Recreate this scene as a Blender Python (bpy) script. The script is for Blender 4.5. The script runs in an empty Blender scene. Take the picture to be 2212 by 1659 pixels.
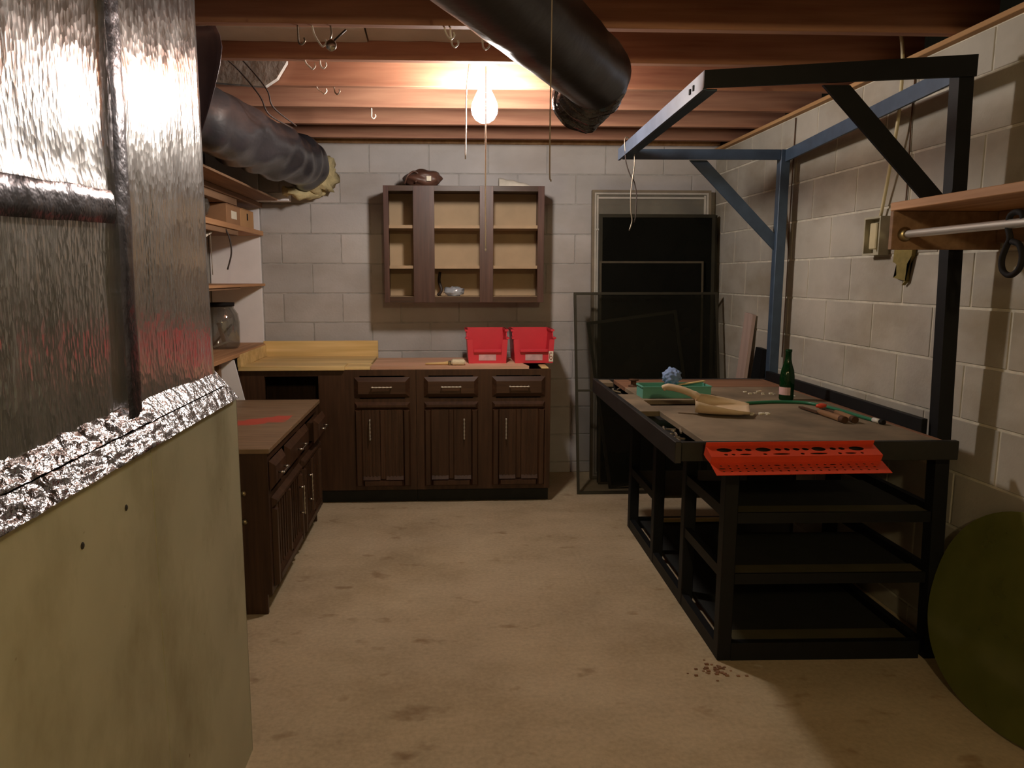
import bpy, bmesh, math, random
from mathutils import Vector, Matrix, noise
random.seed(7)
R = math.radians
scene = bpy.context.scene
C = scene.collection

# ------------------------------------------------------------------ camera, world, exposure
cam_d = bpy.data.cameras.new('camera')
cam_d.sensor_width = 36.0
cam_d.lens = 1600.0 / 2212.0 * 36.0
cam_d.shift_x = 72.0 / 2212.0
cam_d.clip_start = 0.02
cam = bpy.data.objects.new('camera', cam_d)
C.objects.link(cam)
cam.location = (0, 0, 1.387)
cam.rotation_euler = (R(90 - 8.2), 0, -R(2.62))
scene.camera = cam

world = bpy.data.worlds.new('world')
scene.world = world
world.use_nodes = True
world.node_tree.nodes['Background'].inputs[0].default_value = (1.0, 0.85, 0.55, 1)
world.node_tree.nodes['Background'].inputs[1].default_value = 0.004

scene.view_settings.view_transform = 'Standard'
scene.view_settings.look = 'None'
scene.view_settings.gamma = 1.0
scene.view_settings.exposure = 0.2
scene.view_settings.use_curve_mapping = False
BULB = Vector((0.185, 3.465, 2.135))
BULB_STRENGTH = 270.0
BULB_COLOR = (1.0, 0.90, 0.81)
REAR_BULB = Vector((0.35, -0.95, 2.10))     # second bulb of the basement, behind the viewer
REAR_STRENGTH = 330.0
REAR_COLOR = (1.0, 0.79, 0.42)

# ------------------------------------------------------------------ material helpers
def new_mat(name):
    m = bpy.data.materials.new(name)
    m.use_nodes = True
    nt = m.node_tree
    b = nt.nodes['Principled BSDF']
    return m, nt, b

def N(nt, t, **kw):
    n = nt.nodes.new(t)
    for k, v in kw.items():
        setattr(n, k, v)
    return n

def coords(nt, mode='obj', scale=(1, 1, 1), rot=(0, 0, 0)):
    if mode == 'pos':
        src = N(nt, 'ShaderNodeNewGeometry').outputs['Position']
    else:
        src = N(nt, 'ShaderNodeTexCoord').outputs['Object']
    mp = N(nt, 'ShaderNodeMapping')
    mp.inputs['Scale'].default_value = scale
    mp.inputs['Rotation'].default_value = rot
    nt.links.new(src, mp.inputs['Vector'])
    return mp.outputs['Vector']

def c4(c):
    return (c[0], c[1], c[2], 1.0)

def noise_ramp(nt, vec, scale, detail, c1, c2, p1=0.35, p2=0.65, rough=0.55):
    t = N(nt, 'ShaderNodeTexNoise')
    t.inputs['Scale'].default_value = scale
    t.inputs['Detail'].default_value = detail
    t.inputs['Roughness'].default_value = rough
    nt.links.new(vec, t.inputs['Vector'])
    r = N(nt, 'ShaderNodeValToRGB')
    r.color_ramp.elements[0].position = p1
    r.color_ramp.elements[1].position = p2
    r.color_ramp.elements[0].color = c4(c1)
    r.color_ramp.elements[1].color = c4(c2)
    nt.links.new(t.outputs['Fac'], r.inputs['Fac'])
    return t.outputs['Fac'], r.outputs['Color']

def mixc(nt, a, b, fac, mode='MIX'):
    m = N(nt, 'ShaderNodeMix', data_type='RGBA', blend_type=mode)
    if isinstance(fac, (int, float)):
        m.inputs[0].default_value = fac
    else:
        nt.links.new(fac, m.inputs[0])
    for i, v in ((6, a), (7, b)):
        if isinstance(v, tuple):
            m.inputs[i].default_value = c4(v)
        else:
            nt.links.new(v, m.inputs[i])
    return m.outputs[2]

def add_bump(nt, b, height, strength, dist=0.01):
    bp = N(nt, 'ShaderNodeBump')
    bp.inputs['Strength'].default_value = strength
    bp.inputs['Distance'].default_value = dist
    nt.links.new(height, bp.inputs['Height'])
    nt.links.new(bp.outputs['Normal'], b.inputs['Normal'])

def mat(name, color, rough=0.6, metal=0.0, var=0.12, scale=9.0, bump=0.1, color2=None, mode='obj', spec=0.4, stretch=(1, 1, 1)):
    m, nt, b = new_mat(name)
    v = coords(nt, mode, stretch)
    c2 = color2 if color2 else tuple(max(0.0, x * (1 - var * 2.2)) for x in color)
    f, col = noise_ramp(nt, v, scale, 5, c2, color)
    nt.links.new(col, b.inputs['Base Color'])
    b.inputs['Roughness'].default_value = rough
    b.inputs['Metallic'].default_value = metal
    b.inputs['Specular IOR Level'].default_value = spec
    if bump:
        add_bump(nt, b, f, bump)
    return m

def wood(name, c1, c2, axis=0, rough=0.6, fine=1.0, bump=0.15, mode='obj', spec=0.35, rnd=0.0):
    m, nt, b = new_mat(name)
    sc = [22.0 * fine, 22.0 * fine, 22.0 * fine]
    sc[axis] = 1.3 * fine
    v = coords(nt, mode, tuple(sc))
    f, col = noise_ramp(nt, v, 1.6, 6, c1, c2, 0.3, 0.7)
    sc2 = [5.0, 5.0, 5.0]
    sc2[axis] = 0.7
    v2 = coords(nt, mode, tuple(sc2))
    f2, col2 = noise_ramp(nt, v2, 1.0, 3, (0.62, 0.58, 0.55), (1.1, 1.1, 1.1), 0.3, 0.7)
    out = mixc(nt, col, col2, 0.8, 'MULTIPLY')
    if rnd:
        oi = N(nt, 'ShaderNodeObjectInfo')
        rr = N(nt, 'ShaderNodeMapRange')
        rr.inputs['To Min'].default_value = 1.0 - rnd
        rr.inputs['To Max'].default_value = 1.0 + rnd
        nt.links.new(oi.outputs['Random'], rr.inputs['Value'])
        comb = N(nt, 'ShaderNodeCombineColor')
        for i in range(3):
            nt.links.new(rr.outputs['Result'], comb.inputs[i])
        out = mixc(nt, out, comb.outputs[0], 1.0, 'MULTIPLY')
    nt.links.new(out, b.inputs['Base Color'])
    b.inputs['Roughness'].default_value = rough
    b.inputs['Specular IOR Level'].default_value = spec
    add_bump(nt, b, f, bump, 0.003)
    return m

def see_through_mat(name, tint, gloss=0.08, gcol=(1, 1, 1), rough=0.06, diffuse=None, dfac=0.0):
    m, nt, b = new_mat(name)
    nt.nodes.remove(b)
    out = nt.nodes['Material Output']
    t = N(nt, 'ShaderNodeBsdfTransparent')
    t.inputs[0].default_value = c4(tint)
    g = N(nt, 'ShaderNodeBsdfGlossy')
    g.inputs['Color'].default_value = c4(gcol)
    g.inputs['Roughness'].default_value = rough
    mx = N(nt, 'ShaderNodeMixShader')
    mx.inputs[0].default_value = gloss
    nt.links.new(t.outputs[0], mx.inputs[1])
    nt.links.new(g.outputs[0], mx.inputs[2])
    last = mx
    if diffuse:
        d = N(nt, 'ShaderNodeBsdfDiffuse')
        v = coords(nt, 'obj')
        f, col = noise_ramp(nt, v, 5, 3, tuple(x * 0.8 for x in diffuse), diffuse)
        nt.links.new(col, d.inputs['Color'])
        m2 = N(nt, 'ShaderNodeMixShader')
        m2.inputs[0].default_value = dfac
        nt.links.new(mx.outputs[0], m2.inputs[1])
        nt.links.new(d.outputs[0], m2.inputs[2])
        last = m2
    nt.links.new(last.outputs[0], out.inputs['Surface'])
    return m

# ------------------------------------------------------------------ materials
def concrete_floor():
    m, nt, b = new_mat('floor_concrete')
    v = coords(nt, 'pos')
    f, base = noise_ramp(nt, v, 2.2, 8, (0.46, 0.375, 0.25), (0.60, 0.495, 0.335), 0.3, 0.7, 0.65)
    vs = coords(nt, 'pos', (1.2, 1.9, 1))
    f2, streak = noise_ramp(nt, vs, 1.3, 7, (0.80, 0.76, 0.70), (1.04, 1.03, 1.04), 0.35, 0.62, 0.62)
    a = mixc(nt, base, streak, 0.8, 'MULTIPLY')
    v3 = coords(nt, 'pos', (1, 1.6, 1))
    f3, stain = noise_ramp(nt, v3, 5.5, 3, (0.50, 0.38, 0.28), (1, 1, 1), 0.25, 0.38)
    a = mixc(nt, a, stain, 0.75, 'MULTIPLY')
    f4, fine = noise_ramp(nt, v, 60, 4, (0.8, 0.8, 0.8), (1.08, 1.08, 1.08), 0.3, 0.7)
    a = mixc(nt, a, fine, 0.7, 'MULTIPLY')
    nt.links.new(a, b.inputs['Base Color'])
    b.inputs['Roughness'].default_value = 0.75
    b.inputs['Specular IOR Level'].default_value = 0.25
    add_bump(nt, b, f4, 0.15, 0.004)
    return m

def block_mat(name, c1, c2, stain):
    m, nt, b = new_mat(name)
    v = coords(nt, 'pos')
    f, base = noise_ramp(nt, v, 3.0, 6, c1, c2, 0.3, 0.7)
    vs = coords(nt, 'pos', (1.2, 1.2, 2.6))
    f2, st = noise_ramp(nt, vs, 1.5, 4, stain, (1, 1, 1), 0.32, 0.55)
    a = mixc(nt, base, st, 0.8, 'MULTIPLY')
    oi = N(nt, 'ShaderNodeObjectInfo')
    r = N(nt, 'ShaderNodeValToRGB')
    r.color_ramp.elements[0].color = (0.90, 0.90, 0.90, 1)
    r.color_ramp.elements[1].color = (1.06, 1.05, 1.04, 1)
    nt.links.new(oi.outputs['Random'], r.inputs['Fac'])
    a = mixc(nt, a, r.outputs['Color'], 1.0, 'MULTIPLY')
    nt.links.new(a, b.inputs['Base Color'])
    b.inputs['Roughness'].default_value = 0.8
    b.inputs['Specular IOR Level'].default_value = 0.2
    f4, _ = noise_ramp(nt, v, 70, 5, (0, 0, 0), (1, 1, 1))
    add_bump(nt, b, f4, 0.35, 0.004)
    return m

def foil_mat():
    m, nt, b = new_mat('foil_facing')
    v = coords(nt, 'obj')
    f0, col = noise_ramp(nt, v, 6, 4, (0.66, 0.66, 0.65), (0.84, 0.84, 0.84), 0.3, 0.7)
    nt.links.new(col, b.inputs['Base Color'])
    b.inputs['Metallic'].default_value = 0.85
    fr, rr = noise_ramp(nt, coords(nt, 'obj', (1, 5, 1.5)), 7, 3, (0.13, 0.13, 0.13), (0.22, 0.22, 0.22), 0.35, 0.65)
    nt.links.new(rr, b.inputs['Roughness'])
    # fine vertical ribs and square scrim dimples
    vr = coords(nt, 'obj', (1, 55, 5.0))
    t1 = N(nt, 'ShaderNodeTexNoise')
    t1.inputs['Scale'].default_value = 1.5
    t1.inputs['Detail'].default_value = 3
    nt.links.new(vr, t1.inputs['Vector'])
    vk = coords(nt, 'obj', (1, 1.5, 0.8))
    t2 = N(nt, 'ShaderNodeTexVoronoi')
    t2.inputs['Scale'].default_value = 60
    nt.links.new(vk, t2.inputs['Vector'])
    t3 = N(nt, 'ShaderNodeTexNoise')
    t3.inputs['Scale'].default_value = 5.0
    t3.inputs['Detail'].default_value = 3
    nt.links.new(coords(nt, 'obj', (1, 3, 1)), t3.inputs['Vector'])
    a1 = N(nt, 'ShaderNodeMath', operation='MULTIPLY_ADD')
    a1.inputs[1].default_value = 0.75
    nt.links.new(t2.outputs['Distance'], a1.inputs[0])
    nt.links.new(t1.outputs['Fac'], a1.inputs[2])
    a2 = N(nt, 'ShaderNodeMath', operation='MULTIPLY_ADD')
    a2.inputs[1].default_value = 2.2
    nt.links.new(t3.outputs['Fac'], a2.inputs[0])
    nt.links.new(a1.outputs[0], a2.inputs[2])
    add_bump(nt, b, a2.outputs[0], 0.16, 0.005)
    return m

def crinkle_mat(name, color, rough, metal, scale, strength, stretch=(1, 1, 1), coat=0.0):
    m, nt, b = new_mat(name)
    v = coords(nt, 'obj', stretch)
    f, col = noise_ramp(nt, v, scale, 4, tuple(x * 0.7 for x in color), color)
    nt.links.new(col, b.inputs['Base Color'])
    b.inputs['Roughness'].default_value = rough
    b.inputs['Metallic'].default_value = metal
    b.inputs['Specular IOR Level'].default_value = 0.6
    b.inputs['Coat Weight'].default_value = coat
    add_bump(nt, b, f, strength, 0.02)
    return m

def panel_mat():
    m, nt, b = new_mat('enamel_casing')
    v = coords(nt, 'obj')
    f, base = noise_ramp(nt, v, 2.5, 5, (0.38, 0.36, 0.25), (0.48, 0.46, 0.32), 0.3, 0.7)
    f2, smudge = noise_ramp(nt, coords(nt, 'obj', (1, 1.6, 1)), 3.2, 6, (0.62, 0.58, 0.5), (1, 1, 1), 0.28, 0.5, 0.6)
    a = mixc(nt, base, smudge, 0.7, 'MULTIPLY')
    f3, speck = noise_ramp(nt, v, 38, 2, (0.35, 0.28, 0.18), (1, 1, 1), 0.2, 0.25)
    a = mixc(nt, a, speck, 0.8, 'MULTIPLY')
    nt.links.new(a, b.inputs['Base Color'])
    b.inputs['Roughness'].default_value = 0.55
    b.inputs['Specular IOR Level'].default_value = 0.3
    return m

def stained_top_mat():
    # dark laminate top with a long brushed-on red paint mark
    m, nt, b = new_mat('laminate_with_red_paint')
    v = coords(nt, 'obj', (3, 24, 3))
    f, base = noise_ramp(nt, v, 1.5, 5, (0.16, 0.095, 0.05), (0.28, 0.18, 0.10), 0.3, 0.7)
    tc = N(nt, 'ShaderNodeTexCoord')
    sep = N(nt, 'ShaderNodeSeparateXYZ')
    nt.links.new(tc.outputs['Object'], sep.inputs[0])
    wob = N(nt, 'ShaderNodeTexNoise')
    wob.inputs['Scale'].default_value = 14
    wob.inputs['Detail'].default_value = 4
    nt.links.new(tc.outputs['Object'], wob.inputs['Vector'])
    # distance from line y = 0.655 + 0.5 * (x + 0.12)
    ln = N(nt, 'ShaderNodeMath', operation='MULTIPLY_ADD')
    ln.inputs[1].default_value = -0.62
    nt.links.new(sep.outputs['X'], ln.inputs[0])
    nt.links.new(sep.outputs['Y'], ln.inputs[2])
    sub = N(nt, 'ShaderNodeMath', operation='SUBTRACT')
    sub.inputs[1].default_value = 0.685
    nt.links.new(ln.outputs[0], sub.inputs[0])
    ab = N(nt, 'ShaderNodeMath', operation='ABSOLUTE')
    nt.links.new(sub.outputs[0], ab.inputs[0])
    wn = N(nt, 'ShaderNodeMath', operation='MULTIPLY_ADD')
    wn.inputs[1].default_value = 0.20
    nt.links.new(wob.outputs['Fac'], wn.inputs[0])
    nt.links.new(ab.outputs[0], wn.inputs[2])
    rp = N(nt, 'ShaderNodeValToRGB')
    rp.color_ramp.elements[0].position = 0.150
    rp.color_ramp.elements[0].color = (0.85, 0.85, 0.85, 1)
    rp.color_ramp.elements[1].position = 0.195
    rp.color_ramp.elements[1].color = (0, 0, 0, 1)
    nt.links.new(wn.outputs[0], rp.inputs['Fac'])
    lim = N(nt, 'ShaderNodeMath', operation='LESS_THAN')
    lim.inputs[1].default_value = -0.04
    nt.links.new(sep.outputs['X'], lim.inputs[0])
    mul = N(nt, 'ShaderNodeMath', operation='MULTIPLY')
    nt.links.new(rp.outputs['Color'], mul.inputs[0])
    nt.links.new(lim.outputs[0], mul.inputs[1])
    a = mixc(nt, base, (0.55, 0.05, 0.03), mul.outputs[0])
    nt.links.new(a, b.inputs['Base Color'])
    b.inputs['Roughness'].default_value = 0.45
    return m

M = {}
M['floor'] = concrete_floor()
M['block_back'] = block_mat('block_paint_grey', (0.45, 0.43, 0.425), (0.55, 0.525, 0.52), (0.84, 0.80, 0.75))
M['block_right'] = block_mat('block_paint_white', (0.36, 0.335, 0.29), (0.47, 0.44, 0.385), (0.70, 0.65, 0.56))
M['mortar_back'] = mat('mortar_grey', (0.46, 0.44, 0.42), 0.9, scale=20, mode='pos')
M['mortar_right'] = mat('mortar_pale', (0.64, 0.60, 0.50), 0.9, scale=20, mode='pos')
M['wall_plain'] = mat('painted_wall', (0.42, 0.40, 0.36), 0.85, scale=3, mode='pos')
M['white_board'] = mat('white_board', (0.90, 0.87, 0.90), 0.7, var=0.04, scale=4, bump=0.02)
M['joist'] = wood('joist_pine', (0.31, 0.135, 0.085), (0.50, 0.265, 0.165), 0, 0.75, 0.8, 0.25, rnd=0.15)
M['subfloor'] = wood('subfloor_ply', (0.20, 0.12, 0.07), (0.32, 0.2, 0.11), 0, 0.85, 0.5, 0.2)
M['sill'] = wood('sill_pine', (0.42, 0.22, 0.09), (0.62, 0.38, 0.18), 1, 0.75, 0.8)
M['walnut'] = wood('walnut_stain', (0.040, 0.018, 0.009), (0.080, 0.038, 0.019), 2, 0.42, 1.4, 0.12)
M['walnut_h'] = wood('walnut_stain_flat', (0.040, 0.018, 0.009), (0.080, 0.038, 0.019), 0, 0.42, 1.4, 0.12)
M['walnut_red'] = wood('cherry_stain', (0.060, 0.026, 0.020), (0.115, 0.055, 0.042), 2, 0.4, 1.4, 0.1)
M['cab_back'] = mat('hardboard_tan', (0.50, 0.36, 0.22), 0.7, var=0.06, scale=5, bump=0.02)
M['cab_inner'] = mat('inner_tan', (0.42, 0.29, 0.17), 0.65, var=0.08, scale=8, bump=0.03)
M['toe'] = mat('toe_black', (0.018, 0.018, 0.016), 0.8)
M['void'] = mat('dark_inside', (0.012, 0.010, 0.008), 0.9)
M['chrome'] = mat('chrome', (0.62, 0.60, 0.55), 0.25, 1.0, var=0.05, bump=0.0)
M['pull_silver'] = mat('aged_silver', (0.62, 0.56, 0.46), 0.45, 0.6, var=0.1, bump=0.02)
M['rod_metal'] = mat('brushed_rod', (0.86, 0.82, 0.75), 0.42, 0.9, var=0.03, bump=0.0)
M['brass'] = mat('aged_brass', (0.40, 0.33, 0.2), 0.35, 1.0, var=0.1, bump=0.02)
M['counter'] = wood('pine_counter', (0.66, 0.45, 0.17), (0.88, 0.66, 0.32), 0, 0.55, 0.8, 0.1)
M['salmon'] = wood('cedar_plank', (0.62, 0.35, 0.22), (0.82, 0.52, 0.36), 0, 0.65, 0.9, 0.1)
M['shelf'] = wood('shelf_pine', (0.45, 0.22, 0.10), (0.66, 0.38, 0.20), 1, 0.65, 0.9, 0.1)
M['shelf_dark'] = wood('shelf_old', (0.20, 0.11, 0.06), (0.32, 0.19, 0.11), 1, 0.7, 0.9, 0.1)
M['top'] = stained_top_mat()
M['foil'] = foil_mat()
M['foil_tape'] = crinkle_mat('foil_tape', (0.60, 0.60, 0.62), 0.2, 0.96, 26, 0.5, (1, 1.0, 1))
M['foil_dark'] = crinkle_mat('dull_tape', (0.24, 0.23, 0.25), 0.24, 0.95, 14, 0.25)
M['enamel'] = panel_mat()
M['seam'] = mat('seam_dark', (0.03, 0.025, 0.018), 0.8)
M['black_plastic'] = crinkle_mat('black_plastic_wrap', (0.020, 0.018, 0.022), 0.34, 0.0, 6, 0.25)
M['crinkle_plastic'] = crinkle_mat('crinkled_black_bag', (0.035, 0.033, 0.037), 0.16, 0.0, 9, 0.9, (1.2, 1.2, 3.0), 0.5)
M['grey_plastic'] = crinkle_mat('grey_plastic_wrap', (0.036, 0.034, 0.039), 0.30, 0.0, 4, 0.35, (2.0, 0.8, 2.0))
M['sheet'] = crinkle_mat('purple_grey_sheet', (0.17, 0.12, 0.135), 0.3, 0.0, 5, 0.3)
M['fiberglass'] = mat('yellow_fibreglass', (0.62, 0.52, 0.28), 0.95, scale=25, bump=0.8)
M['paper'] = mat('kraft_facing', (0.80, 0.68, 0.60), 0.8, var=0.07, scale=5, bump=0.1)
M['grey_batt'] = mat('grey_batt', (0.46, 0.43, 0.40), 0.9, scale=14, bump=0.6)
M['steel_blue'] = mat('blue_steel_paint', (0.060, 0.095, 0.15), 0.5, 0.2, scale=12, bump=0.05, spec=0.5)
M['steel_black'] = mat('black_steel_and_shade', (0.008, 0.0085, 0.010), 0.55, 0.0, scale=12, bump=0.05, spec=0.25)  # black bench steel; also the near frame's silhouette shade put into colour
M['steel_lit'] = mat('lit_blue_steel', (0.10, 0.13, 0.19), 0.5, 0.1, scale=10, bump=0.05, spec=0.4)  # paler copy of the frame blue, lamplit brightness put into the colour
M['bench_board'] = mat('worn_grey_board', (0.26, 0.195, 0.125), 0.8, scale=4, var=0.22, bump=0.1)
M['bench_wood'] = wood('red_brown_board', (0.20, 0.095, 0.05), (0.32, 0.17, 0.10), 0, 0.7)
M['bench_wood_y'] = wood('red_brown_strip', (0.20, 0.095, 0.05), (0.32, 0.17, 0.10), 1, 0.7)
M['rim_steel'] = mat('dark_rim_steel', (0.022, 0.021, 0.018), 0.5, 0.2, scale=10, bump=0.1)
M['bench_steel'] = mat('dull_bench_steel', (0.060, 0.058, 0.058), 0.4, 0.6, scale=10, bump=0.1)
M['plate'] = mat('olive_plate', (0.085, 0.072, 0.032), 0.8, scale=6)
M['red_rack'] = mat('red_orange_plastic', (0.66, 0.065, 0.025), 0.4, var=0.04, scale=10, bump=0.0, spec=0.5)
M['red_bin'] = mat('red_bin_plastic', (0.68, 0.038, 0.060), 0.4, var=0.03, scale=8, bump=0.0, spec=0.5)
M['label'] = mat('faded_label', (0.66, 0.42, 0.42), 0.7, var=0.1, scale=30, bump=0)
M['white_ink'] = mat('cream_sticker', (0.80, 0.74, 0.60), 0.7, var=0.03, bump=0)
M['ink'] = mat('red_ink', (0.30, 0.04, 0.04), 0.7, var=0.03, bump=0)
M['teal'] = mat('teal_plastic', (0.14, 0.42, 0.33), 0.4, var=0.05, bump=0)
M['beige'] = mat('beige_plastic', (0.62, 0.47, 0.31), 0.45, var=0.05, bump=0)
M['blue_foam'] = mat('blue_cloth', (0.25, 0.36, 0.62), 0.85, scale=20, bump=0.5)
M['hose'] = mat('green_hose', (0.02, 0.16, 0.08), 0.4, var=0.05, bump=0)
M['handle_wood'] = wood('tool_handle', (0.22, 0.11, 0.05), (0.36, 0.2, 0.1), 1, 0.5)
M['rust'] = mat('rusty_steel', (0.11, 0.055, 0.03), 0.7, 0.5, scale=25, bump=0.3)
M['white_plastic'] = mat('white_plastic', (0.70, 0.68, 0.62), 0.45, var=0.04, bump=0)
M['wire_white'] = mat('white_coated_wire', (0.88, 0.83, 0.74), 0.4, var=0.04, bump=0)
M['wire_steel'] = mat('steel_wire', (0.35, 0.30, 0.24), 0.4, 0.8, bump=0)
M['wire_dark'] = mat('dark_wire', (0.05, 0.035, 0.03), 0.5, bump=0)
M['cable'] = mat('cream_cable', (0.60, 0.52, 0.32), 0.55, var=0.05, bump=0)
M['string'] = mat('hemp_string', (0.26, 0.20, 0.17), 0.9, bump=0)
M['frame_alu'] = mat('pale_frame', (0.66, 0.62, 0.56), 0.35, 0.3, var=0.08, bump=0.02)
M['frame_wood'] = mat('frame_brown', (0.25, 0.2, 0.14), 0.6)
M['frame_bronze'] = mat('frame_bronze', (0.040, 0.036, 0.024), 0.5, 0.4, bump=0.0)
M['frame_brown2'] = mat('frame_dull_brown', (0.075, 0.06, 0.036), 0.6, bump=0)
M['mesh_dense'] = see_through_mat('stacked_dark_mesh', (0.10, 0.10, 0.09), 0.015, (0.5, 0.5, 0.45), 0.3, (0.010, 0.010, 0.008), 0.75)
M['mesh_light'] = see_through_mat('single_window_mesh', (0.80, 0.79, 0.76), 0.010, (0.6, 0.6, 0.55), 0.3, (0.030, 0.030, 0.022), 0.14)
M['pane'] = see_through_mat('hazy_pane', (0.75, 0.75, 0.70), 0.04, (1, 1, 1), 0.1, (0.35, 0.32, 0.27), 0.4)
M['green_glass'] = see_through_mat('dark_green_glass', (0.45, 0.47, 0.20), 0.035, (1, 1, 1), 0.10, (0.26, 0.27, 0.07), 0.45)
M['bottle'] = see_through_mat('bottle_glass', (0.015, 0.16, 0.035), 0.06, (1, 1, 1), 0.05, (0.004, 0.055, 0.012), 0.5)
M['clear_glass'] = see_through_mat('clear_glass', (0.80, 0.79, 0.76), 0.12, (1, 1, 1), 0.03, (0.3, 0.28, 0.25), 0.15)
M['clear_plastic'] = see_through_mat('clear_bag', (0.85, 0.87, 0.92), 0.25, (1, 1, 1), 0.12, (0.6, 0.65, 0.72), 0.5)
M['card'] = mat('cardboard', (0.52, 0.29, 0.13), 0.8, var=0.06, scale=6, bump=0.03)
M['card_dark'] = mat('cardboard_dark', (0.34, 0.18, 0.09), 0.8, var=0.06, scale=6, bump=0.03)
M['leather'] = mat('brown_leather', (0.13, 0.060, 0.040), 0.45, var=0.2, scale=10, bump=0.3)
M['cloth'] = mat('cream_cloth', (0.74, 0.68, 0.58), 0.9, scale=12, bump=0.3)
M['porcelain'] = mat('porcelain', (0.62, 0.36, 0.36), 0.3, var=0.03, bump=0)
M['foam'] = mat('old_foam', (0.26, 0.20, 0.06), 0.85, scale=25, bump=0.5)
M['box_metal'] = mat('box_metal', (0.48, 0.44, 0.32), 0.5, 0.0, bump=0.05)
M['ring'] = mat('black_rubber', (0.012, 0.010, 0.010), 0.75, bump=0, spec=0.2)
M['pink_board'] = wood('pale_pink_board', (0.46, 0.34, 0.30), (0.58, 0.45, 0.40), 2, 0.75, 0.6)
M['brush'] = mat('cream_bristle', (0.86, 0.74, 0.50), 0.8, scale=40, bump=0.3, stretch=(1, 8, 8))
M['junk'] = mat('nails', (0.55, 0.48, 0.38), 0.35, 0.7, scale=30, bump=0.2)

bulb_m, bnt, bb = new_mat('lit_frosted_bulb')
bb.inputs['Base Color'].default_value = (1, 1, 1, 1)
bb.inputs['Emission Color'].default_value = c4(BULB_COLOR)
bb.inputs['Emission Strength'].default_value = BULB_STRENGTH
M['bulb'] = bulb_m
bulb2_m, bnt2, bb2 = new_mat('lit_yellow_bulb')
bb2.inputs['Base Color'].default_value = (1, 1, 1, 1)
bb2.inputs['Emission Color'].default_value = c4(REAR_COLOR)
bb2.inputs['Emission Strength'].default_value = REAR_STRENGTH
M['bulb_yellow'] = bulb2_m

# ------------------------------------------------------------------ mesh helpers
def bm_new():
    return bmesh.new()

def box(bm, x0, x1, y0, y1, z0, z1, bev=0.0, rot=None, pivot=None):
    g = bmesh.ops.create_cube(bm, size=1.0)
    vs = g['verts']
    for v in vs:
        v.co = Vector(((x0 + x1) / 2 + v.co.x * (x1 - x0), (y0 + y1) / 2 + v.co.y * (y1 - y0), (z0 + z1) / 2 + v.co.z * (z1 - z0)))
    if bev > 0:
        es = {e for v in vs for e in v.link_edges}
        r = bmesh.ops.bevel(bm, geom=list(es), offset=bev, segments=1, affect='EDGES', profile=0.5)
        vs = list({v for f in r['faces'] for v in f.verts} | {v for v in vs if v.is_valid})
    if rot is not None:
        pv = Vector(pivot) if pivot else Vector(((x0 + x1) / 2, (y0 + y1) / 2, (z0 + z1) / 2))
        for v in vs:
            v.co = pv + rot @ (v.co - pv)
    return vs

def frame_axes(d):
    d = d.normalized()
    up = Vector((0, 0, 1)) if abs(d.z) < 0.92 else Vector((0, 1, 0))
    s = d.cross(up).normalized()
    return s, s.cross(d).normalized()

def bar(bm, a, b, w, h, up=None):
    a, b = Vector(a), Vector(b)
    d = (b - a).normalized()
    if up is None:
        s, u = frame_axes(d)
    else:
        s = d.cross(Vector(up)).normalized()
        u = s.cross(d).normalized()
    vs = []
    for p in (a, b):
        for i, j in ((-1, -1), (1, -1), (1, 1), (-1, 1)):
            vs.append(bm.verts.new(p + s * (i * w / 2) + u * (j * h / 2)))
    for f in ((0, 1, 2, 3), (7, 6, 5, 4), (0, 4, 5, 1), (1, 5, 6, 2), (2, 6, 7, 3), (3, 7, 4, 0)):
        bm.faces.new([vs[i] for i in f])
    return vs

def catmull(pts, n=6):
    P = [Vector(p) for p in pts]
    P = [P[0] * 2 - P[1]] + P + [P[-1] * 2 - P[-2]]
    out = []
    for i in range(1, len(P) - 2):
        for k in range(n):
            t = k / n
            a, b, c, d = P[i - 1], P[i], P[i + 1], P[i + 2]
            out.append(0.5 * ((2 * b) + (c - a) * t + (2 * a - 5 * b + 4 * c - d) * t * t + (3 * b - a - 3 * c + d) * t ** 3))
    out.append(P[-2])
    return out

def tube(bm, pts, rad, seg=8, smooth=True, caps=True, wob=0.0, wscale=6.0):
    P = [Vector(p) for p in pts]
    n = len(P)
    rads = rad if isinstance(rad, (list, tuple)) else [rad] * n
    rings = []
    s_prev = None
    for i, p in enumerate(P):
        d = (P[min(i + 1, n - 1)] - P[max(i - 1, 0)])
        if d.length < 1e-9:
            d = Vector((0, 0, -1))
        d.normalize()
        if s_prev is None:
            s, u = frame_axes(d)
        else:
            s = (s_prev - d * s_prev.dot(d)).normalized()
            u = s.cross(d).normalized()
        s_prev = s
        ring = []
        for k in range(seg):
            a = 2 * math.pi * k / seg
            r = rads[i]
            q = p + (s * math.cos(a) + u * math.sin(a)) * r
            if wob:
                r2 = 1 + wob * noise.noise(q * wscale)
                q = p + (s * math.cos(a) + u * math.sin(a)) * r * r2
            ring.append(bm.verts.new(q))
        rings.append(ring)
    for i in range(n - 1):
        for k in range(seg):
            f = bm.faces.new((rings[i][k], rings[i][(k + 1) % seg], rings[i + 1][(k + 1) % seg], rings[i + 1][k]))
            f.smooth = smooth
    if caps:
        bm.faces.new(rings[0][::-1])
        bm.faces.new(rings[-1])
    return rings

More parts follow.
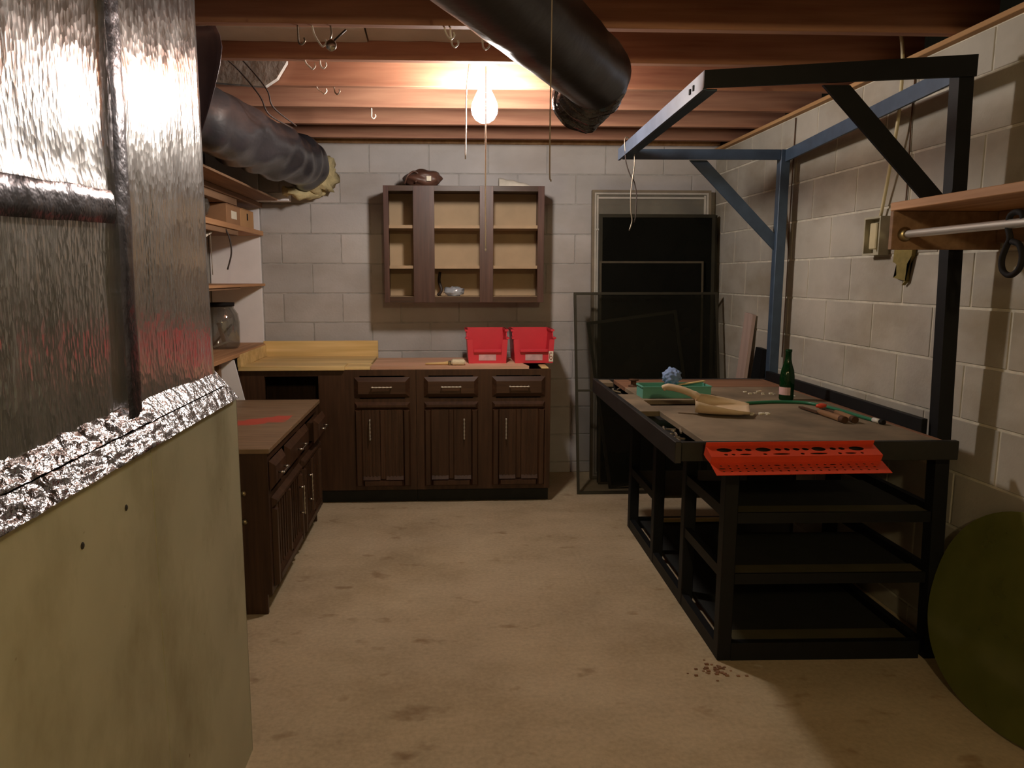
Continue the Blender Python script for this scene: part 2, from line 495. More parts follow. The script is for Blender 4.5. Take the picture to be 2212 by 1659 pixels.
def lathe(bm, prof, cx=0, cy=0, seg=24, smooth=True):
    rings = []
    for r, z in prof:
        rings.append([bm.verts.new((cx + r * math.cos(2 * math.pi * k / seg), cy + r * math.sin(2 * math.pi * k / seg), z)) for k in range(seg)])
    for i in range(len(rings) - 1):
        for k in range(seg):
            f = bm.faces.new((rings[i][k], rings[i][(k + 1) % seg], rings[i + 1][(k + 1) % seg], rings[i + 1][k]))
            f.smooth = smooth
    if prof[0][0] > 1e-5:
        bm.faces.new(rings[0][::-1])
    if prof[-1][0] > 1e-5:
        bm.faces.new(rings[-1])

def prism(bm, pts, ext):
    """polygon pts (3-D list) extruded by vector ext"""
    e = Vector(ext)
    a = [bm.verts.new(p) for p in pts]
    b = [bm.verts.new(Vector(p) + e) for p in pts]
    n = len(a)
    bm.faces.new(a[::-1])
    bm.faces.new(b)
    for i in range(n):
        bm.faces.new((a[i], a[(i + 1) % n], b[(i + 1) % n], b[i]))

def blob(bm, c, sx, sy, sz, sub=3, amp=0.25, fs=8.0, flat=None):
    g = bmesh.ops.create_icosphere(bm, subdivisions=sub, radius=1.0)
    c = Vector(c)
    for v in g['verts']:
        k = 1 + amp * noise.noise(v.co * fs * 0.35 + c * 7)
        q = Vector((v.co.x * sx * k, v.co.y * sy * k, v.co.z * sz * k))
        if flat is not None and q.z < flat:
            q.z = flat
        v.co = c + q
    for f in bm.faces:
        f.smooth = True

def obj(name, bm, m, parent=None, recalc=True):
    if recalc:
        bmesh.ops.recalc_face_normals(bm, faces=bm.faces[:])
    me = bpy.data.meshes.new(name)
    bm.to_mesh(me)
    bm.free()
    me.materials.append(M[m] if isinstance(m, str) else m)
    o = bpy.data.objects.new(name, me)
    C.objects.link(o)
    if parent is not None:
        o.parent = parent
    return o

def tag(o, label, cat, group=None):
    o['label'] = label
    o['category'] = cat
    if group:
        o['group'] = group
    return o

def thing(name, label, cat, loc=(0, 0, 0), rotz=0.0, group=None):
    o = bpy.data.objects.new(name, None)
    o.empty_display_size = 0.1
    C.objects.link(o)
    o.location = loc
    o.rotation_euler = (0, 0, rotz)
    return tag(o, label, cat, group)

def rebase(o):
    """move a single-mesh thing's origin to the centre of its base"""
    vs = o.data.vertices
    xs = [v.co.x for v in vs]; ys = [v.co.y for v in vs]; zs = [v.co.z for v in vs]
    c = Vector(((min(xs) + max(xs)) / 2, (min(ys) + max(ys)) / 2, min(zs)))
    o.data.transform(Matrix.Translation(-c))
    o.location = c
    return o

def single(name, bm, m, label, cat, group=None):
    return tag(rebase(obj(name, bm, m)), label, cat, group)

def struct(name, bm, m):
    o = obj(name, bm, m)
    o['kind'] = 'structure'
    return o

def B(x0, x1, y0, y1, z0, z1, bev=0.0):
    bm = bm_new()
    box(bm, x0, x1, y0, y1, z0, z1, bev)
    return bm

WB = 5.15      # back wall face
WR = 1.868      # right wall face
WL = -1.58     # left wall face
ZJ = 2.25      # joist bottoms
ZS = 2.485     # subfloor

# ------------------------------------------------------------------ room shell
bm = bm_new()
box(bm, WL - 0.2, WR + 0.2, -2.7, WB + 0.25, -0.1, 0.0)
struct('floor', bm, 'floor')

ceil = struct('ceiling', B(WL - 0.2, WR + 0.2, -2.7, WB + 0.25, ZS, ZS + 0.03), 'subfloor')
me_j = None
jy = [2.72 + 0.42 * k for k in range(-11, 6)]
for y in jy:
    if me_j is None:
        bm = bm_new()
        box(bm, WL, WR + 0.12, 0.0, 0.039, ZJ, ZS, 0.002)
        o = obj('joist', bm, 'joist', ceil)
        me_j = o.data
    else:
        o = bpy.data.objects.new('joist', me_j)
        C.objects.link(o)
        o.parent = ceil
    o.location = (0, y, 0)
# rim joist on the back wall
bm = bm_new()
box(bm, WL, WR + 0.1, WB + 0.02, WB + 0.06, ZJ + 0.02, ZS)
obj('rim_joist', bm, 'joist', ceil)

def block_wall(name, slab, mortar, paint, courses, place, limit=None):
    w = struct(name, slab, mortar)
    cache = {}
    for (a0, a1, z0, z1) in courses:
        key = (round(a1 - a0, 3), round(z1 - z0, 3))
        if key not in cache:
            bm = bm_new()
            L, H = a1 - a0, z1 - z0
            if place == 'back':
                box(bm, -L / 2 + 0.004, L / 2 - 0.004, -0.004, 0.02, -H / 2 + 0.004, H / 2 - 0.004, 0.0020)
            else:
                box(bm, -0.0035, 0.02, -L / 2 + 0.005, L / 2 - 0.005, -H / 2 + 0.005, H / 2 - 0.005, 0.0018)
            o = obj('block', bm, paint, w)
            cache[key] = o.data
        else:
            o = bpy.data.objects.new('block', cache[key])
            C.objects.link(o)
            o.parent = w
        c, z = (a0 + a1) / 2, (z0 + z1) / 2
        o.location = (c, WB, z) if place == 'back' else (WR, c, z)
    return w

def courses(lo, hi, j_even, j_odd, ztop):
    out = []
    zs = [0.0] + [0.078 + 0.2 * k for k in range(0, 11)] + [ztop]
    for r in range(len(zs) - 1):
        if zs[r + 1] - zs[r] < 0.02:
            continue
        st = j_even if r % 2 == 1 else j_odd
        x = st
        while x > lo:
            x -= 0.4
        e = [lo]
        x += 0.4
        while x < hi - 0.02:
            if x > lo + 0.02:
                e.append(x)
            x += 0.4
        e.append(hi)
        for i in range(len(e) - 1):
            out.append((e[i], e[i + 1], zs[r], zs[r + 1]))
    return out

wall_back = block_wall('wall_back', B(WL - 0.2, WR + 0.2, WB, WB + 0.2, 0, ZJ + 0.02), 'mortar_back', 'block_back',
                       courses(-1.235, WR, -0.9, -1.1, ZJ + 0.02), 'back')
wall_right = block_wall('wall_right', B(WR, WR + 0.2, -2.7, WB, 0, ZJ - 0.02), 'mortar_right', 'block_right',
                        courses(1.35, WB - 0.006, 2.96, 3.16, ZJ - 0.02), 'right')
struct('wall_left', B(WL - 0.2, WL, -2.7, WB, 0, ZJ), 'wall_plain')
struct('wall_front', B(WL, WR, -2.7, -2.5, 0, ZS), 'wall_plain')
obj('white_board', B(WL + 0.005, -1.238, WB - 0.022, WB - 0.001, 0, ZJ + 0.01, 0.002), 'white_board', wall_back)
struct('trim_1', B(WR - 0.035, WR + 0.15, 0.5, WB, ZJ - 0.02, ZJ - 0.001, 0.002), 'sill')
struct('trim_2', B(-1.2, WR, WB - 0.05, WB + 0.02, ZJ + 0.02, ZJ + 0.055, 0.002), 'sill')

# ------------------------------------------------------------------ foil-wrapped furnace (left foreground)
furn = thing('furnace', 'furnace with foil wrapped plenum above a stained beige enamel casing', 'furnace', (-1.0, 1.2, 0))
def F(bm, name, m, parent=furn):
    for v in bm.verts:
        v.co -= Vector((-1.0, 1.2, 0))
    return obj(name, bm, m, parent)
# casing: two sheet panels with a seam
F(B(-1.42, -0.583, 0.25, 2.045, 0.0, 1.06, 0.004), 'casing_body', 'seam')
pn = F(B(-0.583, -0.577, 0.25, 1.443, 0.0, 1.062), 'casing_panel', 'enamel')
F(B(-0.583, -0.577, 1.447, 2.05, 0.0, 1.062), 'casing_panel', 'enamel')
F(B(-1.42, -0.577, 2.045, 2.051, 0.0, 1.062, 0.002), 'casing_panel', 'enamel')
for (yy, zz) in ((1.32, 0.975), (1.155, 0.965)):
    bm = bm_new()
    g = bmesh.ops.create_uvsphere(bm, u_segments=10, v_segments=6, radius=0.006)
    for v in bm.verts:
        v.co = Vector((-0.577 + v.co.x * 0.4, yy + v.co.y, zz + v.co.z))
    F(bm, 'screw', 'seam', pn)
# plenum: wrinkled foil skin
bm = bm_new()
x_f = -0.625
ny, nz = 120, 110
y0, y1, z0, z1 = 0.25, 2.02, 1.075, 2.44
grid = []
for i in range(ny + 1):
    col = []
    for k in range(nz + 1):
        y = y0 + (y1 - y0) * i / ny
        z = z0 + (z1 - z0) * k / nz
        d = 0.008 * noise.noise(Vector((y * 2.3, z * 1.3, 3.1))) + 0.0016 * noise.noise(Vector((y * 9.0, z * 2.2, 8.1)))
        d += 0.0004 * noise.noise(Vector((y * 24.0, z * 17.0, 1.7)))
        ts = 1.49 - 0.02 * (z - 1.6)
        d += 0.004 * math.exp(-((y - ts) / 0.05) ** 2)
        if y < 1.44:
            d += 0.006 * math.exp(-((z - (1.52 + 0.03 * (y - 1.2))) / 0.035) ** 2)
        fold = max(0.0, 1 - (z1 - z) * 0) 
        col.append(bm.verts.new((x_f + d, y, z)))
    grid.append(col)
for i in range(ny):
    for k in range(nz):
        f = bm.faces.new((grid[i][k], grid[i + 1][k], grid[i + 1][k + 1], grid[i][k + 1]))
        f.smooth = True
# end face and body
back = [bm.verts.new((-1.4, y1, z0 + (z1 - z0) * k / nz)) for k in range(nz + 1)]
for k in range(nz):
    f = bm.faces.new((grid[ny][k], back[k], back[k + 1], grid[ny][k + 1]))
F(bm, 'plenum', 'foil')
# vertical tape strip over the joint
def foil_strip(pa, pb, w, name, m, lift=0.02, seed=0.0, n=40):
    bm = bm_new()
    pa, pb = Vector(pa), Vector(pb)
    d = (pb - pa).normalized()
    sd = Vector((1, 0, 0)).cross(d).normalized()
    rows = []
    for i in range(n + 1):
        p = pa.lerp(pb, i / n)
        row = []
        for j in range(7):
            t = j / 6 - 0.5
            q = p + sd * (t * w * (1 + 0.12 * noise.noise(Vector((i * 0.3, j, seed)))))
            q.x += lift * (1 - (2 * t) ** 4) * 0.5 + 0.003 * noise.noise(Vector((q.y * 16, q.z * 11, seed)))
            row.append(bm.verts.new(q))
        rows.append(row)
    for i in range(n):
        for j in range(6):
            f = bm.faces.new((rows[i][j], rows[i + 1][j], rows[i + 1][j + 1], rows[i][j + 1]))
            f.smooth = True
    return F(bm, name, m)
foil_strip((-0.613, 1.475, 1.09), (-0.613, 1.50, 2.42), 0.062, 'tape_strip', 'foil_dark', 0.006, 2.0)
foil_strip((-0.612, 0.28, 1.47), (-0.612, 1.43, 1.515), 0.060, 'tape_strip', 'foil_dark', 0.010, 5.0)
# sloping foil-taped ledge between plenum and casing
def ledge(xa, za, xb, zb, name, m, seed):
    bm = bm_new()
    rows = []
    n = 160
    for i in range(n + 1):
        y = 0.25 + (2.035 - 0.25) * i / n
        crump = 1.0 if y < 1.55 else 0.15
        row = []
        for j in range(9):
            t = j / 8
            x = xa + (xb - xa) * t
            z = za + (zb - za) * t
            k = 0.005 * crump * noise.noise(Vector((y * 26, t * 5, seed))) + 0.0035 * crump * noise.noise(Vector((y * 70, t * 9, seed)))
            row.append(bm.verts.new((x + k, y, z + k)))
        rows.append(row)
    for i in range(n):
        for j in range(8):
            f = bm.faces.new((rows[i][j], rows[i + 1][j], rows[i + 1][j + 1], rows[i][j + 1]))
            f.smooth = crumpled_smooth
    return F(bm, name, m)
crumpled_smooth = True
ledge(-0.628, 1.135, -0.596, 1.098, 'ledge_tape', 'foil_tape', 1.0)
ledge(-0.594, 1.096, -0.566, 1.060, 'ledge_tape', 'foil_tape', 4.0)
F(B(-0.625, -0.600, 0.25, 2.03, 1.058, 1.094, 0.003), 'ledge_rail', 'seam')

# black plastic sheet hanging at the plenum's far corner
bm = bm_new()
rows = []
prof = [(2.27, -0.94, -0.800), (2.23, -0.94, -0.782), (2.19, -0.94, -0.776), (2.13, -0.94, -0.786), (2.06, -0.935, -0.806), (1.98, -0.93, -0.832), (1.90, -0.93, -0.862)]
for z, xa, xb in prof:
    row = []
    for j in range(9):
        t = j / 8
        row.append(bm.verts.new((xa + (xb - xa) * t, 2.80 + 0.03 * math.sin(t * 3.0) - 0.03 * max(0, t - 0.75) * 4 * 0.5, z)))
    rows.append(row)
for i in range(len(rows) - 1):
    for j in range(8):
        f = bm.faces.new((rows[i][j], rows[i + 1][j], rows[i + 1][j + 1], rows[i][j + 1]))
        f.smooth = True
o = single('plastic_sheet', bm, 'sheet', 'torn grey plastic sheet hanging from a joist beside the foil plenum', 'plastic sheet')
sm = o.modifiers.new('thick', 'SOLIDIFY'); sm.thickness = 0.002

# ------------------------------------------------------------------ ducts
t = thing('insulated_duct', 'black plastic wrapped duct hanging below joists beside the lit bulb', 'duct', (0.15, 2.0, 1.95))
def T(bm, name, m, parent, loc):
    for v in bm.verts:
        v.co -= Vector(loc)
    return obj(name, bm, m, parent)
L0 = (0.15, 2.0, 1.95)
bm = bm_new()
pth = [(-0.337, 0.95, 2.07), (-0.105, 1.4, 2.07), (0.152, 1.9, 2.07), (0.306, 2.2, 2.07), (0.43, 2.44, 2.07), (0.525, 2.625, 2.07)]
tube(bm, catmull(pth, 8), 0.116, 28, wob=0.04, wscale=7)
sleeve = T(bm, 'sleeve', 'black_plastic', t, L0)
bm = bm_new()
cr = catmull([(0.515, 2.605, 2.07), (0.53, 2.69, 2.058), (0.518, 2.79, 2.035), (0.500, 2.87, 2.022)], 8)
n = len(cr)
tube(bm, cr, [0.106 + 0.005 * math.sin(i * 1.9) - (0.03 if i == n - 1 else 0) for i in range(n)], 40, wob=0.16, wscale=14)
T(bm, 'crinkled_end', 'crinkle_plastic', t, L0)
# bright foil strip added along the sleeve to stand for the bulb's highlight
bm = bm_new()
sp = catmull(pth, 8)
tube(bm, [p + Vector((-0.096, 0.05, 0.052)) for p in sp], 0.008, 6, wob=0.5, wscale=20)
T(bm, 'highlight_strip', 'foil_tape', t, L0)
for k in (1.45,):
    i = min(range(len(sp)), key=lambda q: abs(sp[q].y - k))
    bm = bm_new()
    tube(bm, [Vector((sp[i].x - 0.15, sp[i].y, 2.25)), Vector((sp[i].x - 0.145, sp[i].y, 2.08)), Vector((sp[i].x - 0.10, sp[i].y, 1.98)), Vector((sp[i].x, sp[i].y, 1.945)), Vector((sp[i].x + 0.10, sp[i].y, 1.98)), Vector((sp[i].x + 0.145, sp[i].y, 2.08)), Vector((sp[i].x + 0.15, sp[i].y, 2.25))], 0.005, 6)
    T(bm, 'hanger_strap', 'wire_dark', t, L0)

t = thing('insulated_duct', 'dark wrapped duct ending in yellow fibreglass at the block wall', 'duct', (-0.95, 4.0, 1.9))
L1 = (-0.95, 4.0, 1.9)
bm = bm_new()
pth2 = [(-1.20, 2.35, 2.06), (-1.14, 2.8, 2.055), (-1.02, 3.3, 2.05), (-0.95, 3.9, 2.06), (-0.90, 4.45, 2.075), (-0.865, 4.93, 2.085)]
ps = catmull(pth2, 16)
nn = len(ps)
tube(bm, ps, [0.150 - 0.012 * (i / nn) + 0.004 * math.sin(i * 0.9) for i in range(nn)], 44, wob=0.25, wscale=5.5)
T(bm, 'sleeve', 'grey_plastic', t, L1)
bm = bm_new()
tube(bm, [(-0.872, 4.90, 2.08), (-0.868, 4.955, 2.07), (-0.862, 5.05, 2.065), (-0.86, 5.138, 2.065)], [0.09, 0.135, 0.152, 0.148], 44, wob=0.45, wscale=22)
T(bm, 'fibreglass_collar', 'fiberglass', t, L1)
bm = bm_new()
tube(bm, catmull([(-1.0, 4.84, 1.93), (-0.93, 4.93, 1.915), (-0.85, 5.02, 1.925), (-0.80, 5.09, 1.96)], 6), 0.030, 14, wob=0.8, wscale=34)
T(bm, 'fibreglass_tuft', 'fiberglass', t, L1)

# paper-faced batts stuffed between two joists
for (a, b_, lab) in ((-1.5, -0.99, 'kraft paper insulation batt at the plastic sheet end of the joist bay'), (-0.985, -0.30, 'kraft paper insulation batt in the joist bay above the dangling hooks'), (-0.295, 0.30, 'kraft paper insulation batt in the joist bay beside the black duct')):
    bm = bm_new()
    n = 24
    low = 2.318 + random.uniform(-0.006, 0.006)
    pts = []
    for i in range(n + 1):
        x = a + (b_ - a) * i / n
        pts.append((x, low + 0.008 * noise.noise(Vector((x * 6, 0, 1)))))
    top = [bm.verts.new((x, 2.763, 2.47)) for x, z in pts]
    bot = [bm.verts.new((x, 2.763, z + 0.03)) for x, z in pts]
    bot2 = [bm.verts.new((x, 3.136, z)) for x, z in pts]
    top2 = [bm.verts.new((x, 3.136, 2.47)) for x, z in pts]
    for i in range(n):
        for q, w in ((top, bot), (bot, bot2), (bot2, top2), (top2, top)):
            bm.faces.new((q[i], q[i + 1], w[i + 1], w[i]))
    single('insulation_batt', bm, 'paper', lab, 'insulation', 'paper batts between the joists')
bm = bm_new()
prism(bm, [(-1.02, 3.52, 2.47), (-1.02, 3.52, 2.25), (-0.80, 3.52, 2.235), (-0.745, 3.52, 2.27), (-0.70, 3.52, 2.34), (-0.69, 3.52, 2.47)], (0, 0.035, 0))
single('insulation_scrap', bm, 'grey_batt', 'ragged grey insulation scrap against a lit joist above the left duct', 'insulation')

# ------------------------------------------------------------------ ceiling lamp
lamp = thing('ceiling_lamp', 'bare lit bulb in a porcelain pull chain holder between the joists', 'lamp', (BULB.x, BULB.y, 2.0))
LL = (BULB.x, BULB.y, 2.0)
T(B(0.05, 0.33, 3.181, 3.558, 2.41, 2.43), 'mounting_board', 'joist', lamp, LL)
bm = bm_new()
lathe(bm, [(0.0, 2.41), (0.086, 2.409), (0.086, 2.395), (0.066, 2.32), (0.05, 2.285), (0.03, 2.265), (0.0, 2.262)], BULB.x, BULB.y, 28)
T(bm, 'lamp_holder', 'porcelain', lamp, LL)
bm = bm_new()
prof = [(0.0, -0.062), (0.022, -0.058), (0.042, -0.045), (0.056, -0.022), (0.060, 0.0), (0.056, 0.024), (0.044, 0.052), (0.030, 0.08), (0.022, 0.10), (0.02, 0.118), (0.0, 0.12)]
lathe(bm, [(r, BULB.z + z) for r, z in prof], BULB.x, BULB.y, 28)
T(bm, 'bulb', 'bulb', lamp, LL)
bm = bm_new()
tube(bm, catmull([(0.118, 3.44, 2.335), (0.102, 3.42, 2.20), (0.100, 3.42, 2.05), (0.097, 3.42, 1.91)], 5), 0.0028, 6)
T(bm, 'pull_chain', 'wire_white', lamp, LL)
bm = bm_new()
tube(bm, catmull([(0.187, 3.40, 2.30), (0.187, 3.385, 2.10), (0.185, 3.385, 1.8), (0.186, 3.385, 1.515)], 5), 0.0032, 6)
blob(bm, (0.186, 3.385, 1.51), 0.004, 0.004, 0.007, 2, 0)
T(bm, 'pull_chain', 'wire_white', lamp, LL)

rear = thing('ceiling_lamp', 'yellowish lit bulb in a plain holder over the rear of the basement', 'lamp', (REAR_BULB.x, REAR_BULB.y, 2.0))
Lq = (REAR_BULB.x, REAR_BULB.y, 2.0)
T(B(0.2, 0.5, -1.05, -0.85, 2.235, 2.2495), 'mounting_board', 'joist', rear, Lq)
bm = bm_new()
lathe(bm, [(0.0, 2.2345), (0.07, 2.234), (0.05, 2.21), (0.026, 2.195), (0.0, 2.194)], REAR_BULB.x, REAR_BULB.y, 24)
T(bm, 'lamp_holder', 'porcelain', rear, Lq)
bm = bm_new()
lathe(bm, [(r, REAR_BULB.z - 0.02 + z) for r, z in prof], REAR_BULB.x, REAR_BULB.y, 24)
T(bm, 'bulb', 'bulb_yellow', rear, Lq)

# ------------------------------------------------------------------ hooks and wires on the joists
def hook(pts, rad, m, label, cat='hook', group=None):
    bm = bm_new()
    tube(bm, catmull(pts, 5), rad, 6)
    return single('ceiling_hook', bm, m, label, cat, group)
J = {1: 2.72, 2: 3.14, 3: 3.56, 4: 3.98}
G1 = 'wire hooks under the joists'
def cup(x, y, drop, lean, m, label, r=0.013):
    z = ZJ
    hook([(x, y, z + 0.0), (x + lean * 0.3, y, z - drop * 0.5), (x + lean, y, z - drop), (x + lean + r * 0.8, y - 0.004, z - drop - r * 0.7), (x + lean + r * 1.7, y - 0.006, z - drop + 0.002), (x + lean + r * 1.5, y - 0.006, z - drop + r)], 0.0032, m, label, 'hook', G1)
cup(-0.502, 2.74, 0.055, 0.002, 'wire_steel', 'thin steel hook under the joist, left of the spoon shaped hanger')
cup(-0.453, 2.74, 0.060, 0.026, 'wire_white', 'slanting pale hook under the joist between two others by the spoon hanger')
cup(-0.56, 2.32, 0.05, 0.01, 'wire_steel', 'dim wire hook on the joist nearest the foil plenum')
cup(0.006, 2.74, 0.030, 0.012, 'wire_white', 'shorter of two paired white hooks on the joist near the duct')
cup(0.026, 2.74, 0.056, 0.006, 'wire_white', 'longer of two paired white hooks on the joist near the duct')
cup(0.137, 2.74, 0.062, 0.004, 'wire_white', 'lone white hook on the joist touching the duct side')
cup(-0.555, 3.16, 0.026, 0.020, 'wire_white', 'curved cream hook under the second joist above the hanging wires')
cup(-0.495, 3.16, 0.022, 0.004, 'wire_white', 'short cream hook under the second joist with a squared tip')
cup(-0.579, 3.58, 0.022, 0.024, 'wire_white', 'bent cream hook on the joist lit by the bulb')
cup(-0.499, 3.58, 0.024, 0.004, 'wire_steel', 'dark steel hook on the joist lit by the bulb')
cup(-0.369, 4.0, 0.045, 0.0, 'wire_white', 'split white hook hanging alone from the fourth joist', 0.012)
cup(0.0, 2.33, 0.04, 0.02, 'wire_white', 'pale hook on the joist above the duct edge')
t = thing('spoon_hanger', 'steel wire hanger with a spoon shaped bowl under the joist', 'hanger', (-0.385, 2.74, 2.15))
Lh = (-0.385, 2.74, 2.15)
bm = bm_new()
tube(bm, catmull([(-0.389, 2.74, 2.25), (-0.386, 2.74, 2.225), (-0.392, 2.74, 2.205)], 4), 0.003, 6)
T(bm, 'wire', 'wire_steel', t, Lh)
bm = bm_new()
blob(bm, (-0.388, 2.735, 2.185), 0.019, 0.010, 0.021, 3, 0.0)
T(bm, 'bowl', 'chrome', t, Lh)
bm = bm_new()
tube(bm, [(-0.378, 2.735, 2.20), (-0.335, 2.73, 2.235)], 0.0035, 6)
T(bm, 'handle', 'wire_dark', t, Lh)

for k, (pts, m, lab) in enumerate((
        ([(-0.93, 3.35, 2.37), (-0.86, 3.4, 2.31), (-0.77, 3.42, 2.20), (-0.75, 3.45, 2.13), (-0.68, 3.6, 2.08)], 'wire_dark', 'thin dark wire drooping over the left duct, upper of two'),
        ([(-0.96, 3.35, 2.34), (-0.88, 3.4, 2.27), (-0.80, 3.42, 2.17), (-0.77, 3.45, 2.10), (-0.70, 3.6, 2.07)], 'wire_dark', 'thin dark wire drooping over the left duct, lower of two'),
        ([(-1.05, 3.18, 2.34), (-0.90, 3.19, 2.33), (-0.70, 3.48, 2.35), (-0.40, 3.51, 2.385), (-0.1, 3.52, 2.39)], 'wire_dark', 'long dark wire running along the lit joist toward the bulb'))):
    bm = bm_new()
    tube(bm, catmull(pts, 6), 0.0035, 6)
    single('wire', bm, m, lab, 'wire')
bm = bm_new()
tube(bm, catmull([(0.2065, 1.48, 2.262), (0.2065, 1.48, 2.0), (0.206, 1.48, 1.62), (0.209, 1.48, 1.572)], 6), 0.0014, 6)
single('pull_string', bm, 'string', 'long brown string hanging straight down past the black duct', 'string')
bm = bm_new()
lathe(bm, [(0.0, 2.25), (0.022, 2.249), (0.026, 2.235), (0.02, 2.222), (0.0, 2.218)], 1.41, 3.16, 16)
single('porcelain_knob', bm, 'white_plastic', 'small white porcelain knob screwed under a joist above the steel frame', 'knob')

# ------------------------------------------------------------------ cabinet pieces
def raised_panel(bm, x0, x1, z0, z1, y, th=0.018, bev=0.022):
    """slab in the XZ plane, front face toward -y, with a wide chamfer"""
    a = [(x0, y, z0), (x1, y, z0), (x1, y, z1), (x0, y, z1)]
    b = [(x0 + bev, y - th, z0 + bev), (x1 - bev, y - th, z0 + bev), (x1 - bev, y - th, z1 - bev), (x0 + bev, y - th, z1 - bev)]
    va = [bm.verts.new(p) for p in a]
    vb = [bm.verts.new(p) for p in b]
    bm.faces.new(va[::-1])
    bm.faces.new(vb)
    for i in range(4):
        bm.faces.new((va[i], va[(i + 1) % 4], vb[(i + 1) % 4], vb[i]))

def door_mesh(bm, w, h, y=0.0):
    """door centred on x=0, bottom z=0, back at y: chamfered frame, recessed grooved centre split by a mullion"""
    fr = 0.045
    th = 0.02
    raised_panel(bm, -w / 2, w / 2, h - fr, h, y, th, 0.016)           # head rail
    raised_panel(bm, -w / 2, -w / 2 + fr, 0, h - fr, y, th, 0.010)
    raised_panel(bm, w / 2 - fr, w / 2, 0, h - fr, y, th, 0.010)
    raised_panel(bm, -w / 2 + fr, w / 2 - fr, 0, fr, y, th, 0.010)
    box(bm, -w / 2 + fr, w / 2 - fr, y - 0.008, y, fr, h - fr)         # centre
    raised_panel(bm, -0.018, 0.018, fr, h - fr, y - 0.006, 0.012, 0.006)
    for s in (-1, 1):                                                  # lit bottom bevels
        xa, xb = (-w / 2 + fr, -0.018) if s < 0 else (0.018, w / 2 - fr)
        vs = [bm.verts.new(p) for p in ((xa, y - 0.008, fr + 0.022), (xb, y - 0.008, fr + 0.022), (xb, y - 0.020, fr), (xa, y - 0.020, fr))]
        bm.faces.new(vs)
    nb = 5                                                             # bead grooves
    for s in (-1, 1):
        xa, xb = (-w / 2 + fr, -0.018) if s < 0 else (0.018, w / 2 - fr)
        for k in range(1, nb):
            xx = xa + (xb - xa) * k / nb
            box(bm, xx - 0.004, xx + 0.004, y - 0.0125, y - 0.006, fr + 0.022, h - fr)

def pull_mesh(bm, length, vertical, y):
    """twisted bar pull standing off two posts"""
    h = length / 2
    ax = Vector((0, 0, 1)) if vertical else Vector((1, 0, 0))
    pts = [ax * (-h + length * i / 16) + Vector((0, y - 0.022, 0)) for i in range(17)]
    tube(bm, pts, [0.0040 + 0.0014 * math.sin(i * 2.2) for i in range(17)], 8)
    for s in (-1, 1):
        tube(bm, [ax * (s * h * 0.9) + Vector((0, y, 0)), ax * (s * h * 0.9) + Vector((0, y - 0.022, 0))], 0.0045, 8)

def shifted(bm, dx, dy, dz):
    for v in bm.verts:
        v.co += Vector((dx, dy, dz))
    return bm

def add_door(parent, cx, z0, w, h, yf, pull_dx, pull_z, m='walnut'):
    bm = bm_new()
    door_mesh(bm, w, h)
    d = obj('door', shifted(bm, cx, yf, z0), m, parent)
    bm = bm_new()
    pull_mesh(bm, 0.13, True, -0.012)
    p = obj('pull', shifted(bm, cx + pull_dx, yf, pull_z), 'pull_silver', d)
    return d

def add_drawer(parent, cx, zc, w, h, yf, pull=0.125, m='walnut_h'):
    bm = bm_new()
    raised_panel(bm, -w / 2, w / 2, -h / 2, h / 2, 0, 0.022, 0.026)
    d = obj('drawer_front', shifted(bm, cx, yf, zc), m, parent)
    bm = bm_new()
    pull_mesh(bm, pull, False, -0.022)
    obj('pull', shifted(bm, cx, yf, zc + 0.005), 'pull_silver', d)
    return d

# ------------------------------------------------------------------ base cabinets along the back wall
YF = 4.44
ZC = 0.835
def base_unit(name, label, x0, x1, openings, doors, drawers, hole=None):
    W = x1 - x0
    t = thing(name, label, 'cabinet', ((x0 + x1) / 2, YF, 0), 0, 'base cabinets along the back wall')
    a, b = -W / 2, W / 2
    bm = bm_new()
    for (xa, xb) in ((a, a + 0.018), (b - 0.018, b)):
        prism(bm, [(xa, 0.02, 0.095), (xa, 0.076, 0.095), (xa, 0.076, 0.0), (xa, 0.64, 0.0), (xa, 0.64, ZC), (xa, 0.02, ZC)], (xb - xa, 0, 0))
    box(bm, a + 0.018, b - 0.018, 0.02, 0.64, 0.095, 0.112)
    box(bm, a + 0.018, b - 0.018, 0.625, 0.64, 0.112, ZC)
    obj('carcass', bm, 'walnut', t)
    bm = bm_new()                                  # face frame around its openings
    xs = [a] + [v - (x0 + x1) / 2 for o_ in openings for v in o_] + [b]
    box(bm, a, b, 0.0, 0.02, 0.092, 0.125)
    box(bm, a, b, 0.0, 0.02, ZC - 0.035, ZC)
    for i in range(0, len(xs), 2):
        box(bm, xs[i], xs[i + 1], 0.0, 0.02, 0.125, ZC - 0.035)
    for (u, v) in openings:
        box(bm, u - (x0 + x1) / 2, v - (x0 + x1) / 2, 0.0, 0.02, 0.625, 0.66)
    obj('face_frame', bm, 'walnut', t)
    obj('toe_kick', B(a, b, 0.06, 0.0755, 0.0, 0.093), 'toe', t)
    for (cx, w, pdx) in doors:
        add_door(t, cx - (x0 + x1) / 2, 0.115, w, 0.525, -0.001, pdx, 0.475)
    for (cx, w) in drawers:
        add_drawer(t, cx - (x0 + x1) / 2, 0.73, w, 0.125, -0.001)
    return t

left_u = base_unit('base_cabinet', 'dark walnut corner base cabinet with a missing drawer and one door', -1.235, -0.176,
                   [(-1.08, -0.76), (-0.515, -0.245)], [(-0.38, 0.335, -0.075)], [(-0.38, 0.335)])
